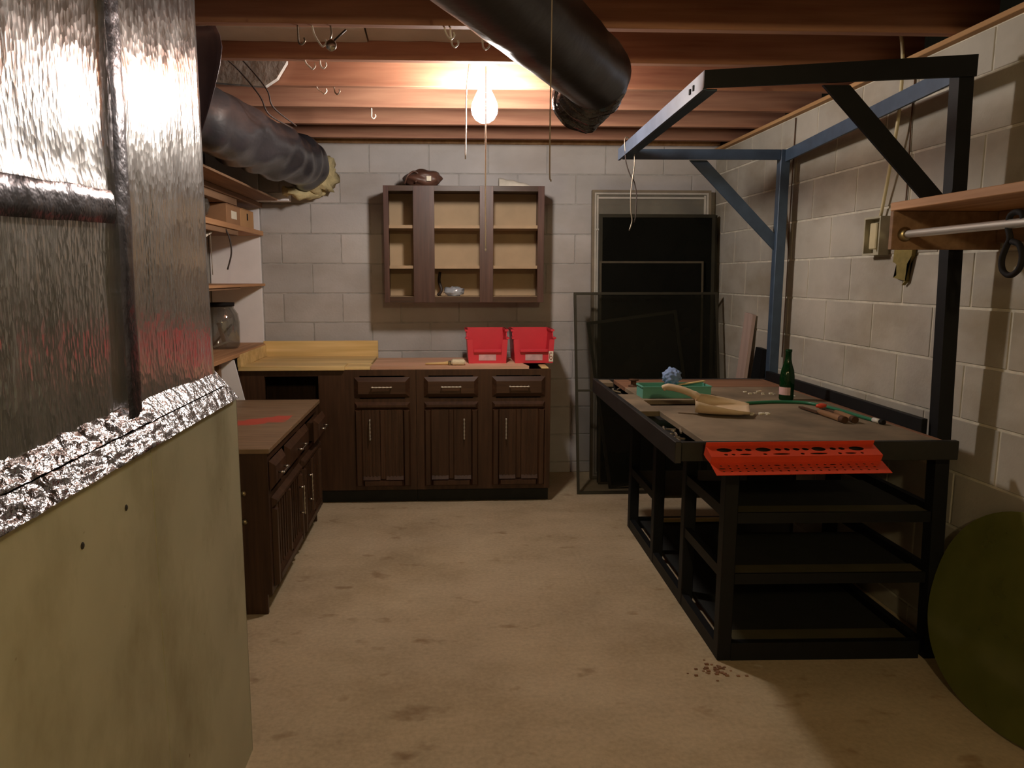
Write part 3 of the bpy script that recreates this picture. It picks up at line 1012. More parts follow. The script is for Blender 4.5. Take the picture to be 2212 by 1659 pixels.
# blank walnut panel of the corner unit under the missing-drawer slot
obj('blank_panel', B(-1.08 + 0.7055, -0.76 + 0.7055, 0.004, 0.014, 0.125, 0.66), 'walnut', left_u)
base_unit('base_cabinet', 'dark walnut two door base cabinet under the red bins', -0.174, 0.643,
          [(-0.10, 0.17), (0.31, 0.58)], [(0.036, 0.33, 0.078), (0.447, 0.325, -0.078)], [(0.036, 0.33), (0.447, 0.325)])

# countertop with splash boards
t = thing('countertop', 'yellow pine countertop with backsplash in the corner', 'countertop', (-0.85, 4.8, ZC))
Lc = (-0.85, 4.8, ZC)
T(B(-1.225, -0.46, 4.60, 5.05, ZC + 0.001, ZC + 0.022, 0.002), 'plank', 'counter', t, Lc)
T(B(-1.225, -0.60, 4.415, 4.598, ZC + 0.001, ZC + 0.028, 0.002), 'plank', 'counter', t, Lc)
T(B(-0.60, -0.45, 4.44, 4.598, ZC + 0.001, ZC + 0.020, 0.002), 'plank', 'counter', t, Lc)
T(B(-1.225, -0.455, 5.052, 5.075, ZC + 0.001, ZC + 0.125, 0.002), 'backsplash', 'counter', t, Lc)
T(B(-1.228, -1.205, 4.415, 5.05, ZC + 0.023, ZC + 0.10, 0.002), 'side_splash', 'counter', t, Lc)
bm = bm_new()
prism(bm, [(-0.448, 4.45, ZC + 0.001), (0.51, 4.45, ZC + 0.001), (0.485, 4.60, ZC + 0.001), (0.49, 4.95, ZC + 0.001), (-0.448, 4.95, ZC + 0.001)], (0, 0, 0.018))
single('plank', bm, 'salmon', 'reddish cedar plank lying on the base cabinets under the red bins', 'plank')
bm = bm_new()
box(bm, 0.585, 0.63, 4.45, 4.62, ZC + 0.001, ZC + 0.010, 0.002)
single('wood_offcut', bm, 'counter', 'small wood offcut on the cabinet corner beside the right red bin', 'wood offcut')

# paint brush on the plank
t = thing('paint_brush', 'paint brush with cream bristles lying on the cedar plank edge', 'brush', (0.02, 4.52, ZC + 0.0195))
bm = bm_new()
tube(bm, [(-0.14, -0.002, 0.008), (-0.10, 0, 0.009), (-0.03, 0, 0.010), (0.0, 0, 0.012)], [0.006, 0.007, 0.009, 0.012], 10)
obj('handle', bm, 'counter', t)
obj('ferrule', B(0.0, 0.018, -0.028, 0.028, 0.001, 0.023, 0.004), 'brass', t)
obj('bristles', B(0.018, 0.105, -0.038, 0.034, 0.002, 0.034, 0.010), 'brush', t)

# red stacking bins
def stacking_bin(x0, x1, mark):
    lab = 'red plastic stacking bin with a cream number sticker on its side' if mark else 'red plastic stacking bin with a faded label and no number sticker'
    y0 = 4.60
    t = thing('stacking_bin', lab, 'bin', ((x0 + x1) / 2, y0, ZC + 0.0195), 0, 'red bins on the counter')
    w = (x1 - x0) / 2
    H, D, th = 0.205, 0.30, 0.006
    bm = bm_new()
    wb = w * 0.90
    # floor, back, sides with stepped front, front lip
    box(bm, -wb, wb, 0.0, D, 0.0, th)
    prism(bm, [(-wb, D - th, 0), (wb, D - th, 0), (w, D - th, H), (-w, D - th, H)], (0, th, 0))
    for s in (-1, 1):
        side = [(s * wb, 0.0, 0), (s * wb, D, 0), (s * w, D, H), (s * w, 0.10, H), (s * (w - 0.002), 0.06, 0.158), (s * (w - 0.002), 0.0, 0.150)]
        prism(bm, side, (-s * th, 0, 0))
    obj('shell', bm, 'red_bin', t)
    bm = bm_new()
    prism(bm, [(-wb, 0, 0), (wb, 0, 0), (w - 0.012, 0, 0.085), (-w + 0.012, 0, 0.085)], (0, -th, 0))
    for s in (-1, 1):
        prism(bm, [(s * wb, 0, 0), (s * (wb - 0.034), 0, 0), (s * (w - 0.036), 0, 0.148), (s * (w - 0.004), 0, 0.150)], (0, -0.010, 0))
    obj('front', bm, 'red_bin', t)
    obj('lip', B(-wb + 0.03, wb - 0.03, -0.024, -0.004, 0.068, 0.088, 0.004), 'red_bin', t)
    for s in (-1, 1):
        bm = bm_new()
        xa, xb = sorted((s * w - s * 0.014, s * w + s * 0.007))
        vs_ = [(xa, 0.075, H), (xa, 0.285, H), (xb, 0.285, H), (xb, 0.075, H)]
        prism(bm, vs_, (0, 0, -0.012))
        obj('stacking_rim', bm, 'red_bin', t)
        obj('shoulder', B(xa, xb, -0.012, 0.06, 0.151, 0.162, 0.002), 'red_bin', t)
    obj('label_card', B(-0.054, 0.054, -0.0085, -0.0065, 0.018, 0.056), 'label', t)
    if mark:
        k = obj('number_sticker', B(wb - 0.026, wb + 0.002, -0.0125, -0.0105, 0.01, 0.075), 'white_ink', t)
        bm = bm_new()
        pts = [(0.006, 0.060), (0.000, 0.066), (-0.007, 0.060), (-0.009, 0.044), (-0.008, 0.030), (0.0, 0.023), (0.007, 0.030), (0.006, 0.041), (-0.001, 0.045), (-0.008, 0.038)]
        tube(bm, catmull([(wb - 0.012 + x, -0.0128, z) for x, z in pts], 4), 0.0022, 6)
        obj('digit', bm, 'ink', k)
    return t
stacking_bin(0.135, 0.395, False)
stacking_bin(0.425, 0.688, True)

# ------------------------------------------------------------------ wall cabinet
t = thing('wall_cabinet', 'open walnut wall cabinet without doors on the grey block wall', 'cabinet', (0.13, 4.98, 1.225))
Lw = (0.13, 4.98, 1.225)
x0, x1, z0, z1, yf, yb = -0.385, 0.643, 1.225, 1.962, 4.83, 5.142
def W_(bm, name, m, parent=t):
    return T(bm, name, m, parent, Lw)
W_(B(x0, x0 + 0.016, yf + 0.02, yb, z0, z1), 'side_panel', 'walnut_red')
W_(B(x1 - 0.016, x1, yf + 0.02, yb, z0, z1), 'side_panel', 'walnut_red')
W_(B(x0 + 0.016, x1 - 0.016, yf + 0.02, yb, z1 - 0.018, z1), 'top_panel', 'walnut_h')
W_(B(x0 + 0.016, x1 - 0.016, yf + 0.02, yb, z0 + 0.02, z0 + 0.038), 'bottom_panel', 'cab_inner')
W_(B(x0 + 0.016, x1 - 0.016, yb - 0.006, yb, z0 + 0.038, z1 - 0.018), 'back_panel', 'cab_back')
for zz in (1.452, 1.708):
    W_(B(x0 + 0.017, x1 - 0.017, yf + 0.022, yb - 0.007, zz - 0.010, zz + 0.010), 'shelf', 'cab_inner')
for (a, b_) in ((x0, -0.352), (-0.197, -0.062), (0.228, 0.315), (0.602, x1)):
    W_(B(a, b_, yf, yf + 0.02, z0, z1, 0.001), 'stile', 'walnut_red')
for (a, b_) in ((-0.352, -0.197), (-0.062, 0.228), (0.315, 0.602)):
    W_(B(a, b_, yf + 0.001, yf + 0.019, z1 - 0.032, z1), 'top_rail', 'walnut_h')
    W_(B(a, b_, yf + 0.001, yf + 0.019, z0, z0 + 0.036), 'bottom_rail', 'walnut_h')
# things on and in it
t = thing('leather_pouch', 'brown leather pouch lying on top of the wall cabinet', 'pouch', (-0.13, 4.93, 1.963))
bm = bm_new()
blob(bm, (0, 0, 0.05), 0.125, 0.075, 0.058, 4, 0.22, 5, -0.049)
obj('body', bm, 'leather', t)
bm = bm_new()
tube(bm, catmull([(-0.12, -0.06, 0.012), (-0.10, -0.072, 0.06), (-0.06, -0.06, 0.09), (-0.03, -0.055, 0.07), (-0.05, -0.078, 0.02)], 5), 0.006, 8)
obj('strap', bm, 'leather', t)
obj('tag', B(0.02, 0.05, -0.083, -0.078, 0.03, 0.06, 0.001), 'white_ink', t)
bm = bm_new()
n = 24
rows = []
for i in range(n + 1):
    x = 0.355 + 0.20 * i / n
    h = 0.058 * (1 - 0.7 * (i / n) ** 1.5) + 0.003 * math.sin(i * 0.7)
    row = [bm.verts.new((x, 4.88 + 0.10 * j / 6, 1.9635 + max(0.003, h * math.sin(math.pi * j / 6.0) ** 0.5))) for j in range(7)]
    rows.append(row)
for i in range(n):
    for j in range(6):
        f = bm.faces.new((rows[i][j], rows[i + 1][j], rows[i + 1][j + 1], rows[i][j + 1]))
        f.smooth = True
base = [[bm.verts.new((r[j].co.x, r[j].co.y, 1.963)) for j in (0, 6)] for r in rows]
for i in range(n):
    bm.faces.new((base[i][0], base[i][1], base[i + 1][1], base[i + 1][0]))
    bm.faces.new((rows[i][0], base[i][0], base[i + 1][0], rows[i + 1][0]))
    bm.faces.new((rows[i][6], rows[i + 1][6], base[i + 1][1], base[i][1]))
bm.faces.new([v for v in rows[0]] + [base[0][1], base[0][0]])
bm.faces.new([v for v in rows[n]][::-1] + [base[n][0], base[n][1]])
single('folded_cloth', bm, 'cloth', 'folded cream cloth wedge on top of the wall cabinet', 'cloth')
bm = bm_new()
blob(bm, (0.065, 4.93, 1.294), 0.065, 0.05, 0.031, 3, 0.5, 14, -0.030)
single('plastic_bag', bm, 'clear_plastic', 'crumpled clear plastic bag inside the wall cabinet bottom', 'bag')
bm = bm_new()
tube(bm, catmull([(-0.045, 5.05, 1.268), (-0.02, 5.04, 1.30), (-0.035, 5.06, 1.36), (-0.03, 5.08, 1.42)], 5), 0.010, 8)
single('cord_scrap', bm, 'wire_dark', 'dark curled cord scrap inside the wall cabinet beside the plastic bag', 'cord')

# ------------------------------------------------------------------ low cabinet on the left (faces the room)
# local frame: +x local = toward the back wall, front face toward local -y; rotated so the front faces the room
t = thing('low_cabinet', 'low walnut cabinet with red paint smeared across its top', 'cabinet', (-0.72, 2.95, 0))
HL, LN, DP = 0.705, 1.20, 0.54
def LCB(x0, x1, y0, y1, z0, z1, bev=0.0):
    return B(x0, x1, y0, y1, z0, z1, bev)
bm = bm_new()
box(bm, -DP, -0.02, 0.0, 0.018, 0.0, HL - 0.02)
box(bm, -DP, -0.02, LN - 0.018, LN, 0.0, HL - 0.02)
box(bm, -DP, -DP + 0.01, 0.018, LN - 0.018, 0.0, HL - 0.02)
box(bm, -DP, -0.02, 0.018, LN - 0.018, 0.085, 0.10)
obj('carcass', bm, 'walnut', t)
bm = bm_new()
box(bm, -0.02, 0.0, 0.0, LN, HL - 0.055, HL - 0.02)
box(bm, -0.02, 0.0, 0.0, LN, 0.085, 0.13)
for (a, b_) in ((0.0, 0.05), (0.60, 0.68), (1.15, LN)):
    box(bm, -0.02, 0.0, a, b_, 0.13, HL - 0.055)
box(bm, -0.02, 0.0, 0.05, 0.60, 0.48, 0.51)
box(bm, -0.02, 0.0, 0.68, 1.15, 0.48, 0.51)
obj('face_frame', bm, 'walnut', t)
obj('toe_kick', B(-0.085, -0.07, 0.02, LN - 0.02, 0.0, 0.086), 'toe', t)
tp = obj('top', B(-DP - 0.01, 0.012, -0.012, LN + 0.01, HL - 0.02, HL, 0.002), 'top', t)
ROT = Matrix.Rotation(R(90), 4, 'Z')
def turn(bm, y, z, proud=0.0):
    for v in bm.verts:
        v.co = ROT @ v.co
        v.co += Vector((proud, y, z))
    return bm
for (yc, w, h, pr, pl) in ((0.135, 0.24, 0.125, 0.003, 0.11), (0.555, 0.50, 0.125, 0.003, 0.13), (1.03, 0.28, 0.125, 0.03, 0.11)):
    bm = bm_new()
    raised_panel(bm, -w / 2, w / 2, -h / 2, h / 2, 0, 0.022, 0.026)
    if pr > 0.01:
        box(bm, -w / 2 + 0.02, w / 2 - 0.02, 0.0, pr + 0.01, -h / 2 + 0.01, h / 2 - 0.02)
    d = obj('drawer_front', turn(bm, yc, 0.585, pr), 'walnut', t)
    bm = bm_new()
    pull_mesh(bm, pl, False, -0.022)
    obj('pull', turn(bm, yc, 0.585, pr), 'chrome', d)
for (yc, w, pd) in ((0.325, 0.58, 0.20), (0.915, 0.50, -0.17)):
    bm = bm_new()
    door_mesh(bm, w, 0.385)
    d = obj('door', turn(bm, yc, 0.105, 0.002), 'walnut', t)
    bm = bm_new()
    pull_mesh(bm, 0.14, True, -0.018)
    obj('pull', turn(bm, yc + pd, 0.33, 0.002), 'chrome', d)
for (yy, zz) in ((0.0, 0.52), (0.0, 0.40)):
    bm = bm_new()
    lathe(bm, [(0.0, 0.0), (0.012, 0.001), (0.012, 0.006), (0.0, 0.008)], 0, 0, 12)
    for v in bm.verts:
        v.co = Vector((v.co.x - 0.10, -v.co.z, v.co.y + zz))
    obj('screw_cap', bm, 'brass', t)

# ------------------------------------------------------------------ shelving at the left
XS = -1.212
def shelf_board(z, th, y0, label, m, cleat):
    t = thing('wall_shelf', label, 'shelf', (-1.39, 4.0, z - th), 0, 'shelves along the left wall')
    Ls = (-1.39, 4.0, z - th)
    T(B(WL + 0.004, XS, y0, WB - 0.026, z - th, z, 0.002), 'board', m, t, Ls)
    if cleat:
        T(B(WL + 0.004, XS - 0.012, y0, 4.55, z - th - cleat, z - th - 0.0005, 0.002), 'cleat', 'shelf_dark', t, Ls)
    return t
shelf_board(0.945, 0.024, 2.6, 'pine shelf holding the large glass jar above the low cabinet', 'shelf', 0)
shelf_board(1.345, 0.016, 2.6, 'thin pine shelf above the glass jar with nothing on it', 'shelf', 0.014)
shelf_board(1.692, 0.030, 2.6, 'pine shelf carrying the two cardboard boxes', 'shelf', 0.030)
shelf_board(1.875, 0.030, 2.6, 'dark topmost shelf below the wrapped duct', 'shelf_dark', 0.040)
bm = bm_new()
box(bm, -1.30, -1.22, 2.75, 4.45, 1.8755, 1.90, 0.002)
single('plank', bm, 'steel_black', 'dark grey plank stored on the topmost shelf', 'plank')
bm = bm_new()
box(bm, -1.215, -1.07, 3.3, 4.94, 1.8755, 1.8875, 0.001)
single('plank', bm, 'shelf_dark', 'wide thin board overhanging the front of the topmost shelf', 'plank')
bm = bm_new()
box(bm, -1.13, -1.0, 4.95, 5.03, 1.875, 1.93, 0.004)
box(bm, -1.5, -1.13, 4.96, 5.02, 1.8755, 1.93, 0.004)
single('trim_board', bm, 'white_board', 'white painted trim end sticking out from the topmost shelf', 'trim board')
for (a, b_, m, lab) in ((4.33, 4.615, 'card_dark', 'brown cardboard box with a white label on the upper shelf'), (4.625, 4.93, 'card', 'plain tan cardboard box with a finger slot on the upper shelf')):
    t = thing('cardboard_box', lab, 'box', (-1.30, (a + b_) / 2, 1.6925), 0, 'boxes on the upper shelf')
    hy = (b_ - a) / 2
    obj('carton', B(-0.08, 0.075, -hy, hy, 0.0, 0.105, 0.002), m, t)
    if m == 'card_dark':
        obj('label_card', B(0.0755, 0.077, -0.05, 0.06, 0.03, 0.075), 'white_ink', t)
    else:
        obj('finger_slot', B(0.0755, 0.077, -0.012, 0.012, 0.045, 0.085), 'void', t)
    obj('lid_flap', B(-0.078, 0.077, -hy + 0.004, hy - 0.004, 0.1052, 0.108), m, t)
t = thing('glass_bowl', 'round glass bowl on the upper shelf beside the boxes', 'bowl', (-1.33, 4.08, 1.6925))
bm = bm_new()
lathe(bm, [(0.0, 0.004), (0.04, 0.001), (0.075, 0.03), (0.088, 0.07), (0.08, 0.105), (0.055, 0.13), (0.05, 0.13), (0.074, 0.104), (0.082, 0.07), (0.07, 0.034), (0.038, 0.008), (0.0, 0.008)], 0, 0, 28)
obj('bowl', bm, 'clear_glass', t)
bm = bm_new()
lathe(bm, [(0.0, 0.009), (0.035, 0.009), (0.066, 0.034), (0.070, 0.05), (0.0, 0.055)], 0, 0, 20)
obj('contents', bm, 'rust', t)
bm = bm_new()
tube(bm, catmull([(-0.04, 0.0, 0.13), (-0.02, 0.0, 0.165), (0.03, 0, 0.15), (0.045, 0, 0.125)], 5), 0.003, 6)
obj('wire_handle', bm, 'wire_dark', t)
t = thing('glass_jar', 'large glass jar with a dark lid on the lower shelf', 'jar', (-1.395, 4.72, 0.9455))
bm = bm_new()
lathe(bm, [(0.0, 0.002), (0.09, 0.0), (0.104, 0.02), (0.106, 0.16), (0.098, 0.215), (0.075, 0.25), (0.072, 0.268), (0.066, 0.268), (0.069, 0.248), (0.092, 0.212), (0.100, 0.16), (0.098, 0.024), (0.086, 0.008), (0.0, 0.008)], 0, 0, 32)
obj('jar_body', bm, 'clear_glass', t)
bm = bm_new()
lathe(bm, [(0.0, 0.262), (0.078, 0.262), (0.08, 0.285), (0.0, 0.287)], 0, 0, 24)
obj('lid', bm, 'ring', t)
for (a, b_, m) in (((-0.06, -0.03, 0.015), (0.06, 0.0, 0.15), 'rust'), ((0.03, -0.05, 0.015), (-0.01, -0.04, 0.16), 'handle_wood'), ((-0.04, -0.06, 0.012), (0.06, -0.05, 0.05), 'white_plastic')):
    bm = bm_new()
    bar(bm, a, b_, 0.022, 0.012)
    obj('tool_scrap', bm, m, t)
for (pts, m, lab) in (([(-1.225, 4.3, 1.655), (-1.205, 4.3, 1.60), (-1.20, 4.3, 1.52), (-1.225, 4.3, 1.43)], 'wire_dark', 'black cord dangling below the upper shelf'),
                      ([(-1.25, 4.1, 1.655), (-1.25, 4.1, 1.55), (-1.248, 4.1, 1.40)], 'wire_steel', 'thin wire hanging straight below the upper shelf')):
    bm = bm_new()
    tube(bm, catmull(pts, 5), 0.0045 if m == 'wire_dark' else 0.002, 6)
    single('hanging_cord', bm, m, lab, 'cord')
t = thing('shelf_bracket', 'brown wooden bracket under the upper shelf at the foil side', 'bracket', (-1.3, 4.0, 1.5))
bm = bm_new()
prism(bm, [(-0.06, 0, 0.158), (0.05, 0, 0.158), (-0.02, 0, 0.02), (-0.06, 0, 0.0)], (0, 0.025, 0))
obj('gusset', bm, 'shelf_dark', t)
bm = bm_new()
bar(bm, (-0.03, 0.05, 0.06), (0.07, 0.14, 0.155), 0.008, 0.02)
obj('brace', bm, 'wire_steel', t)
bm = bm_new()
box(bm, -1.325, -1.27, 4.20, 4.24, 0.0, 0.918)
single('shelf_post', bm, 'shelf_dark', 'brown upright post standing under the lower pine shelf', 'post')

bm = bm_new()
prism(bm, [(-1.36, 4.30, 0.0), (-1.10, 4.30, 0.0), (-1.15, 4.30, 0.62), (-1.215, 4.30, 0.915), (-1.36, 4.30, 0.915)], (0, 0.012, 0))
single('board_offcut', bm, 'white_board', 'white board offcut standing between the low cabinet and the corner counter', 'board')

# ------------------------------------------------------------------ window screens leaning by the back wall
def screen(name, label, x0, x1, h, base_y, top_y, fw, ft, fm, mm, bars=(), roll=0.0, inner=None, group='window screens leaning on the back wall'):
    """leaning framed panel: base on the floor at base_y, top at top_y"""
    ang = math.atan2(top_y - base_y, h)
    L = math.hypot(h, top_y - base_y)
    t = thing(name, label, 'window screen', ((x0 + x1) / 2, base_y, 0), 0, group)
    w = (x1 - x0) / 2
    rot = Matrix.Rotation(-ang, 4, 'X') @ Matrix.Rotation(roll, 4, 'Y')
    lift = ft * math.sin(ang) + abs(w * math.sin(roll)) + 0.0005
    def pt(nm, m, *bx):
        bm = B(*bx)
        for v in bm.verts:
            v.co = rot @ v.co
            v.co.z += lift
        return obj(nm, bm, m, t)
    pt('stile', fm, -w, -w + fw, -ft, 0, 0, L)
    pt('stile', fm, w - fw, w, -ft, 0, 0, L)
    pt('rail', fm, -w + fw, w - fw, -ft, 0, L - fw, L)
    pt('rail', fm, -w + fw, w - fw, -ft, 0, 0, fw)
    if inner:
        for k, (q, g) in enumerate(((fw + 0.001, 0.012), (fw + 0.017, 0.012))):
            d0, d1 = (-ft + 0.002, -0.004) if k == 0 else (-ft + 0.010, -0.006)
            pt('sash_stile', inner, -w + q, -w + q + g, d0, d1, q, L - q)
            pt('sash_stile', inner, w - q - g, w - q, d0, d1, q, L - q)
            pt('sash_rail', inner, -w + q + g, w - q - g, d0, d1, L - q - g - 0.012 * k, L - q - 0.012 * k)
            pt('sash_rail', inner, -w + q + g, w - q - g, d0, d1, q, q + g)
    for bz in bars:
        pt('bar', inner or fm, -w + fw, w - fw, -ft, 0, bz, bz + fw * 0.8)
    pt('mesh' if mm != 'pane' else 'pane', mm, -w + fw, w - fw, -ft * 0.55, -ft * 0.45, fw, L - fw)
    return t
screen('storm_window', 'tall storm window with pale frame behind the stacked dark screens', 1.0, 1.815, 1.965, 4.98, 5.12, 0.016, 0.034, 'frame_wood', 'pane', (1.70,), inner='frame_alu')
screen('window_screen', 'dark narrow screen peeking out at the right behind the stack', 1.09, 1.842, 1.80, 4.915, 5.04, 0.02, 0.014, 'frame_bronze', 'mesh_dense')
screen('window_screen', 'tall dark screen directly in front of the pale storm window', 1.03, 1.812, 1.80, 4.87, 4.995, 0.022, 0.014, 'frame_bronze', 'mesh_dense')
screen('window_screen', 'mid height dark screen with a thin top rail line in the stack', 1.03, 1.73, 1.49, 4.83, 4.95, 0.013, 0.012, 'frame_brown2', 'mesh_dense')
screen('window_screen', 'short brown frame leaning crookedly behind the front mesh screen', 1.075, 1.68, 1.10, 4.725, 4.865, 0.020, 0.014, 'frame_bronze', 'mesh_light', (), R(-7.5))
screen('window_screen', 'large see through mesh screen at the front of the stack', 0.845, 1.80, 1.285, 4.60, 4.86, 0.017, 0.012, 'frame_bronze', 'mesh_light', (0.66,), R(0.0))

bm = bm_new()
bar(bm, (1.765, 4.47, 0.02), (1.842, 4.40, 1.17), 0.12, 0.02, (1, 0, 0))
for v in bm.verts:
    v.co.z = max(v.co.z, 0.0)
single('plank', bm, 'pink_board', 'pale pink board leaning in the corner behind the blue steel post', 'plank')
bm = bm_new()
bar(bm, (1.745, 4.25, 0.02), (1.836, 4.20, 0.98), 0.10, 0.03, (1, 0, 0))
for v in bm.verts:
    v.co.z = max(v.co.z, 0.0)
single('plank', bm, 'steel_black', 'black board leaning on the wall behind the blue steel post', 'plank')

# ------------------------------------------------------------------ steel workbench
bench = thing('workbench', 'black steel workbench with a tall blue steel gantry frame above it', 'workbench', (0.985, 2.49, 0), R(-1.3))
def BB(bm, name, m, parent=bench):
    return obj(name, bm, m, parent)
S = 0.05
XR = 0.745   # right post
YB = 1.43   # far end
for (x, y) in ((0, 0), (0, 0.455), (0, 0.93), (0, YB)):
    BB(B(x, x + S, y, y + S, 0.0, 0.768, 0.003), 'leg', 'steel_black')
bm = bm_new()
prism(bm, [(XR + 0.02, 0, 0), (XR + 0.02 + S, 0, 0), (XR - 0.04 + S, 0, 2.10), (XR - 0.04, 0, 2.10)], (0, S, 0))
BB(bm, 'post', 'steel_black')  # near post of the blue frame, blackened to hold its silhouette shade
BB(B(XR - 0.01, XR - 0.01 + S, YB, YB + S, 0.0, 2.045, 0.003), 'post', 'steel_blue')
BB(B(XR, XR + S, 0.72, 0.72 + S, 0.0, 0.768, 0.003), 'leg', 'steel_black')
# bottom rails
BB(B(S, XR, 0.002, 0.03, 0.0, 0.068), 'bottom_rail', 'steel_black')
BB(B(S, XR, YB + 0.01, YB + 0.04, 0.0, 0.06), 'bottom_rail', 'steel_black')
for (a, b_) in ((S, 0.455), (0.505, 0.93), (0.98, YB)):
    BB(B(0.002, 0.03, a, b_, 0.0, 0.055), 'bottom_rail', 'steel_black')
BB(B(XR + 0.01, XR + 0.04, S, 0.72, 0.0, 0.055), 'bottom_rail', 'steel_black')
BB(B(XR + 0.01, XR + 0.04, 0.77, YB, 0.0, 0.055), 'bottom_rail', 'steel_black')
# lower shelf plates in bays, rails and shelves
BB(B(0.06, XR - 0.02, 0.125, YB, 0.040, 0.048), 'shelf_plate', 'toe')
BB(B(0.075, XR - 0.02, 0.032, 0.124, 0.052, 0.058), 'shelf_flange', 'plate')
for z in (0.318, 0.545):
    BB(B(0.032, XR - 0.002, 0.0905, 0.46, z - 0.006, z + 0.004), 'shelf_plate', 'toe')  # near-black plate behind a lighter olive front strip
    BB(B(S + 0.001, XR - 0.002, 0.0125, 0.090, z + 0.006, z + 0.012), 'shelf_flange', 'plate')
    BB(B(0.004, 0.03, S, 0.455, z - 0.01, z + 0.030), 'shelf_rail', 'steel_black')
    BB(B(XR + 0.01, XR + 0.035, S, 0.72, z - 0.01, z + 0.030), 'shelf_rail', 'steel_black')
    BB(B(S, XR, 0.002, 0.012, z - 0.025, z + 0.014), 'shelf_rail', 'steel_black')
BB(B(0.004, 0.03, 0.98, YB, 0.31, 0.35), 'shelf_rail', 'steel_black')
BB(B(0.032, XR - 0.02, 0.95, YB - 0.01, 0.325, 0.337), 'shelf_plate', 'plate')
BB(B(0.45, 0.465, 0.46, 0.94, 0.06, 0.765), 'divider', 'steel_black')
# table top: rim, tray below the slots and boards
XL0 = -0.215
YN = -0.105
zt = 0.838
BB(B(XL0, XL0 + 0.022, YN, YB + 0.04, 0.768, zt + 0.004, 0.002), 'top_rim', 'bench_steel')
BB(B(XL0 + 0.022, XR + 0.005, YN, YN + 0.022, 0.775, zt + 0.002, 0.002), 'top_rim', 'rim_steel')
BB(B(XL0 + 0.022, XR - 0.002, YB + 0.018, YB + 0.04, 0.768, zt + 0.002, 0.002), 'top_rim', 'bench_steel')
BB(B(XR - 0.03, XR - 0.008, S + 0.002, YB - 0.002, zt - 0.05, zt + 0.048, 0.002), 'back_upstand', 'steel_black')
BB(B(XL0 + 0.022, XR - 0.032, YN + 0.022, YB + 0.018, 0.770, 0.776), 'tray', 'bench_steel')
def board(x0, x1, y0, y1, m='bench_board'):
    BB(B(x0, x1, y0, y1, zt - 0.022, zt, 0.0015), 'top_board', m)
board(-0.108, 0.690, YN + 0.024, 0.628)
board(-0.190, -0.108, 0.492, 0.945)
board(0.152, 0.690, 0.630, 0.772)
board(-0.106, 0.690, 0.774, 1.16)
board(-0.106, 0.690, 1.162, YB + 0.016, 'bench_wood')
board(0.692, XR - 0.033, YN + 0.024, YB + 0.016, 'bench_wood_y')
board(-0.190, -0.13, 1.33, YB + 0.016)
# gantry
ZG = 2.018
xg = -0.105
bm = bm_new()
bar(bm, (xg - 0.028, 0.0, ZG + 0.004), (xg + 0.004, YB + S, ZG + 0.004), 0.012, 0.058, (0, 0, 1))
BB(bm, 'gantry_rail', 'steel_lit')
bm = bm_new()
prism(bm, [(xg - 0.019, 0.02, ZG - 0.024), (xg + 0.02, 0.02, ZG - 0.024), (xg + 0.05, YB - 0.004, ZG - 0.024), (xg + 0.011, YB - 0.004, ZG - 0.024)], (0, 0, 0.006))
BB(bm, 'gantry_flange', 'steel_blue')
bm = bm_new()
prism(bm, [(xg - 0.034, 0.0, ZG - 0.022), (XR + 0.012, 0.0, ZG + 0.020), (XR + 0.012, 0.0, ZG + 0.088), (xg - 0.034, 0.0, ZG + 0.033)], (0, -0.012, 0))
BB(bm, 'gantry_beam', 'steel_black')
BB(B(xg + 0.014, XR - 0.012, YB + 0.0, YB + 0.012, ZG - 0.026, ZG + 0.026), 'gantry_beam', 'steel_blue')
bm = bm_new()
prism(bm, [(XR - 0.030, S + 0.002, ZG + 0.012), (XR - 0.030, S + 0.002, ZG + 0.072), (XR + 0.012, YB - 0.002, ZG + 0.024), (XR + 0.012, YB - 0.002, ZG - 0.036)], (0.012, 0, 0))
BB(bm, 'gantry_beam', 'steel_blue')
for (y, m, xb, zlow, dz) in ((0.022, 'steel_black', XR - 0.024, 1.555, 0.022), (YB + 0.03, 'steel_blue', XR - 0.011, 1.53, 0.0)):
    bm = bm_new()
    prism(bm, [(0.265, y - 0.006, ZG - 0.026 + dz), (0.355, y - 0.006, ZG - 0.026 + dz), (xb, y - 0.006, zlow + 0.085), (xb, y - 0.006, zlow)], (0, 0.012, 0))
    BB(bm, 'brace', m)
for (y, z) in ((0.10, ZG + 0.006), (0.14, ZG + 0.003)):
    BB(B(xg - 0.0350, xg - 0.0300, y, y + 0.012, z - 0.010, z + 0.008), 'bolt_slot', 'void')
# debris in the troughs belongs to nobody in particular: loose nails, one heap
bm = bm_new()
for k in range(70):
    u = random.random()
    x = -0.185 + random.random() * 0.07
    y = -0.07 + 0.34 * u if k < 45 else 1.02 + 0.27 * random.random()
    a = random.uniform(0, math.pi)
    l = random.uniform(0.010, 0.022)
    z = 0.778 + random.random() * 0.042
    bar(bm, (x - l * math.cos(a), y - l * math.sin(a), z), (x + l * math.cos(a), y + l * math.sin(a), z + random.uniform(-0.006, 0.01)), 0.006, 0.006)
rotb = Matrix.Translation((0.985, 2.49, 0)) @ Matrix.Rotation(R(-1.3), 4, 'Z')
for v in bm.verts:
    v.co = rotb @ v.co
o = single('loose_nails', bm, 'junk', 'loose nails and screws heaped in the bench edge trough', 'nails')
o['kind'] = 'stuff'

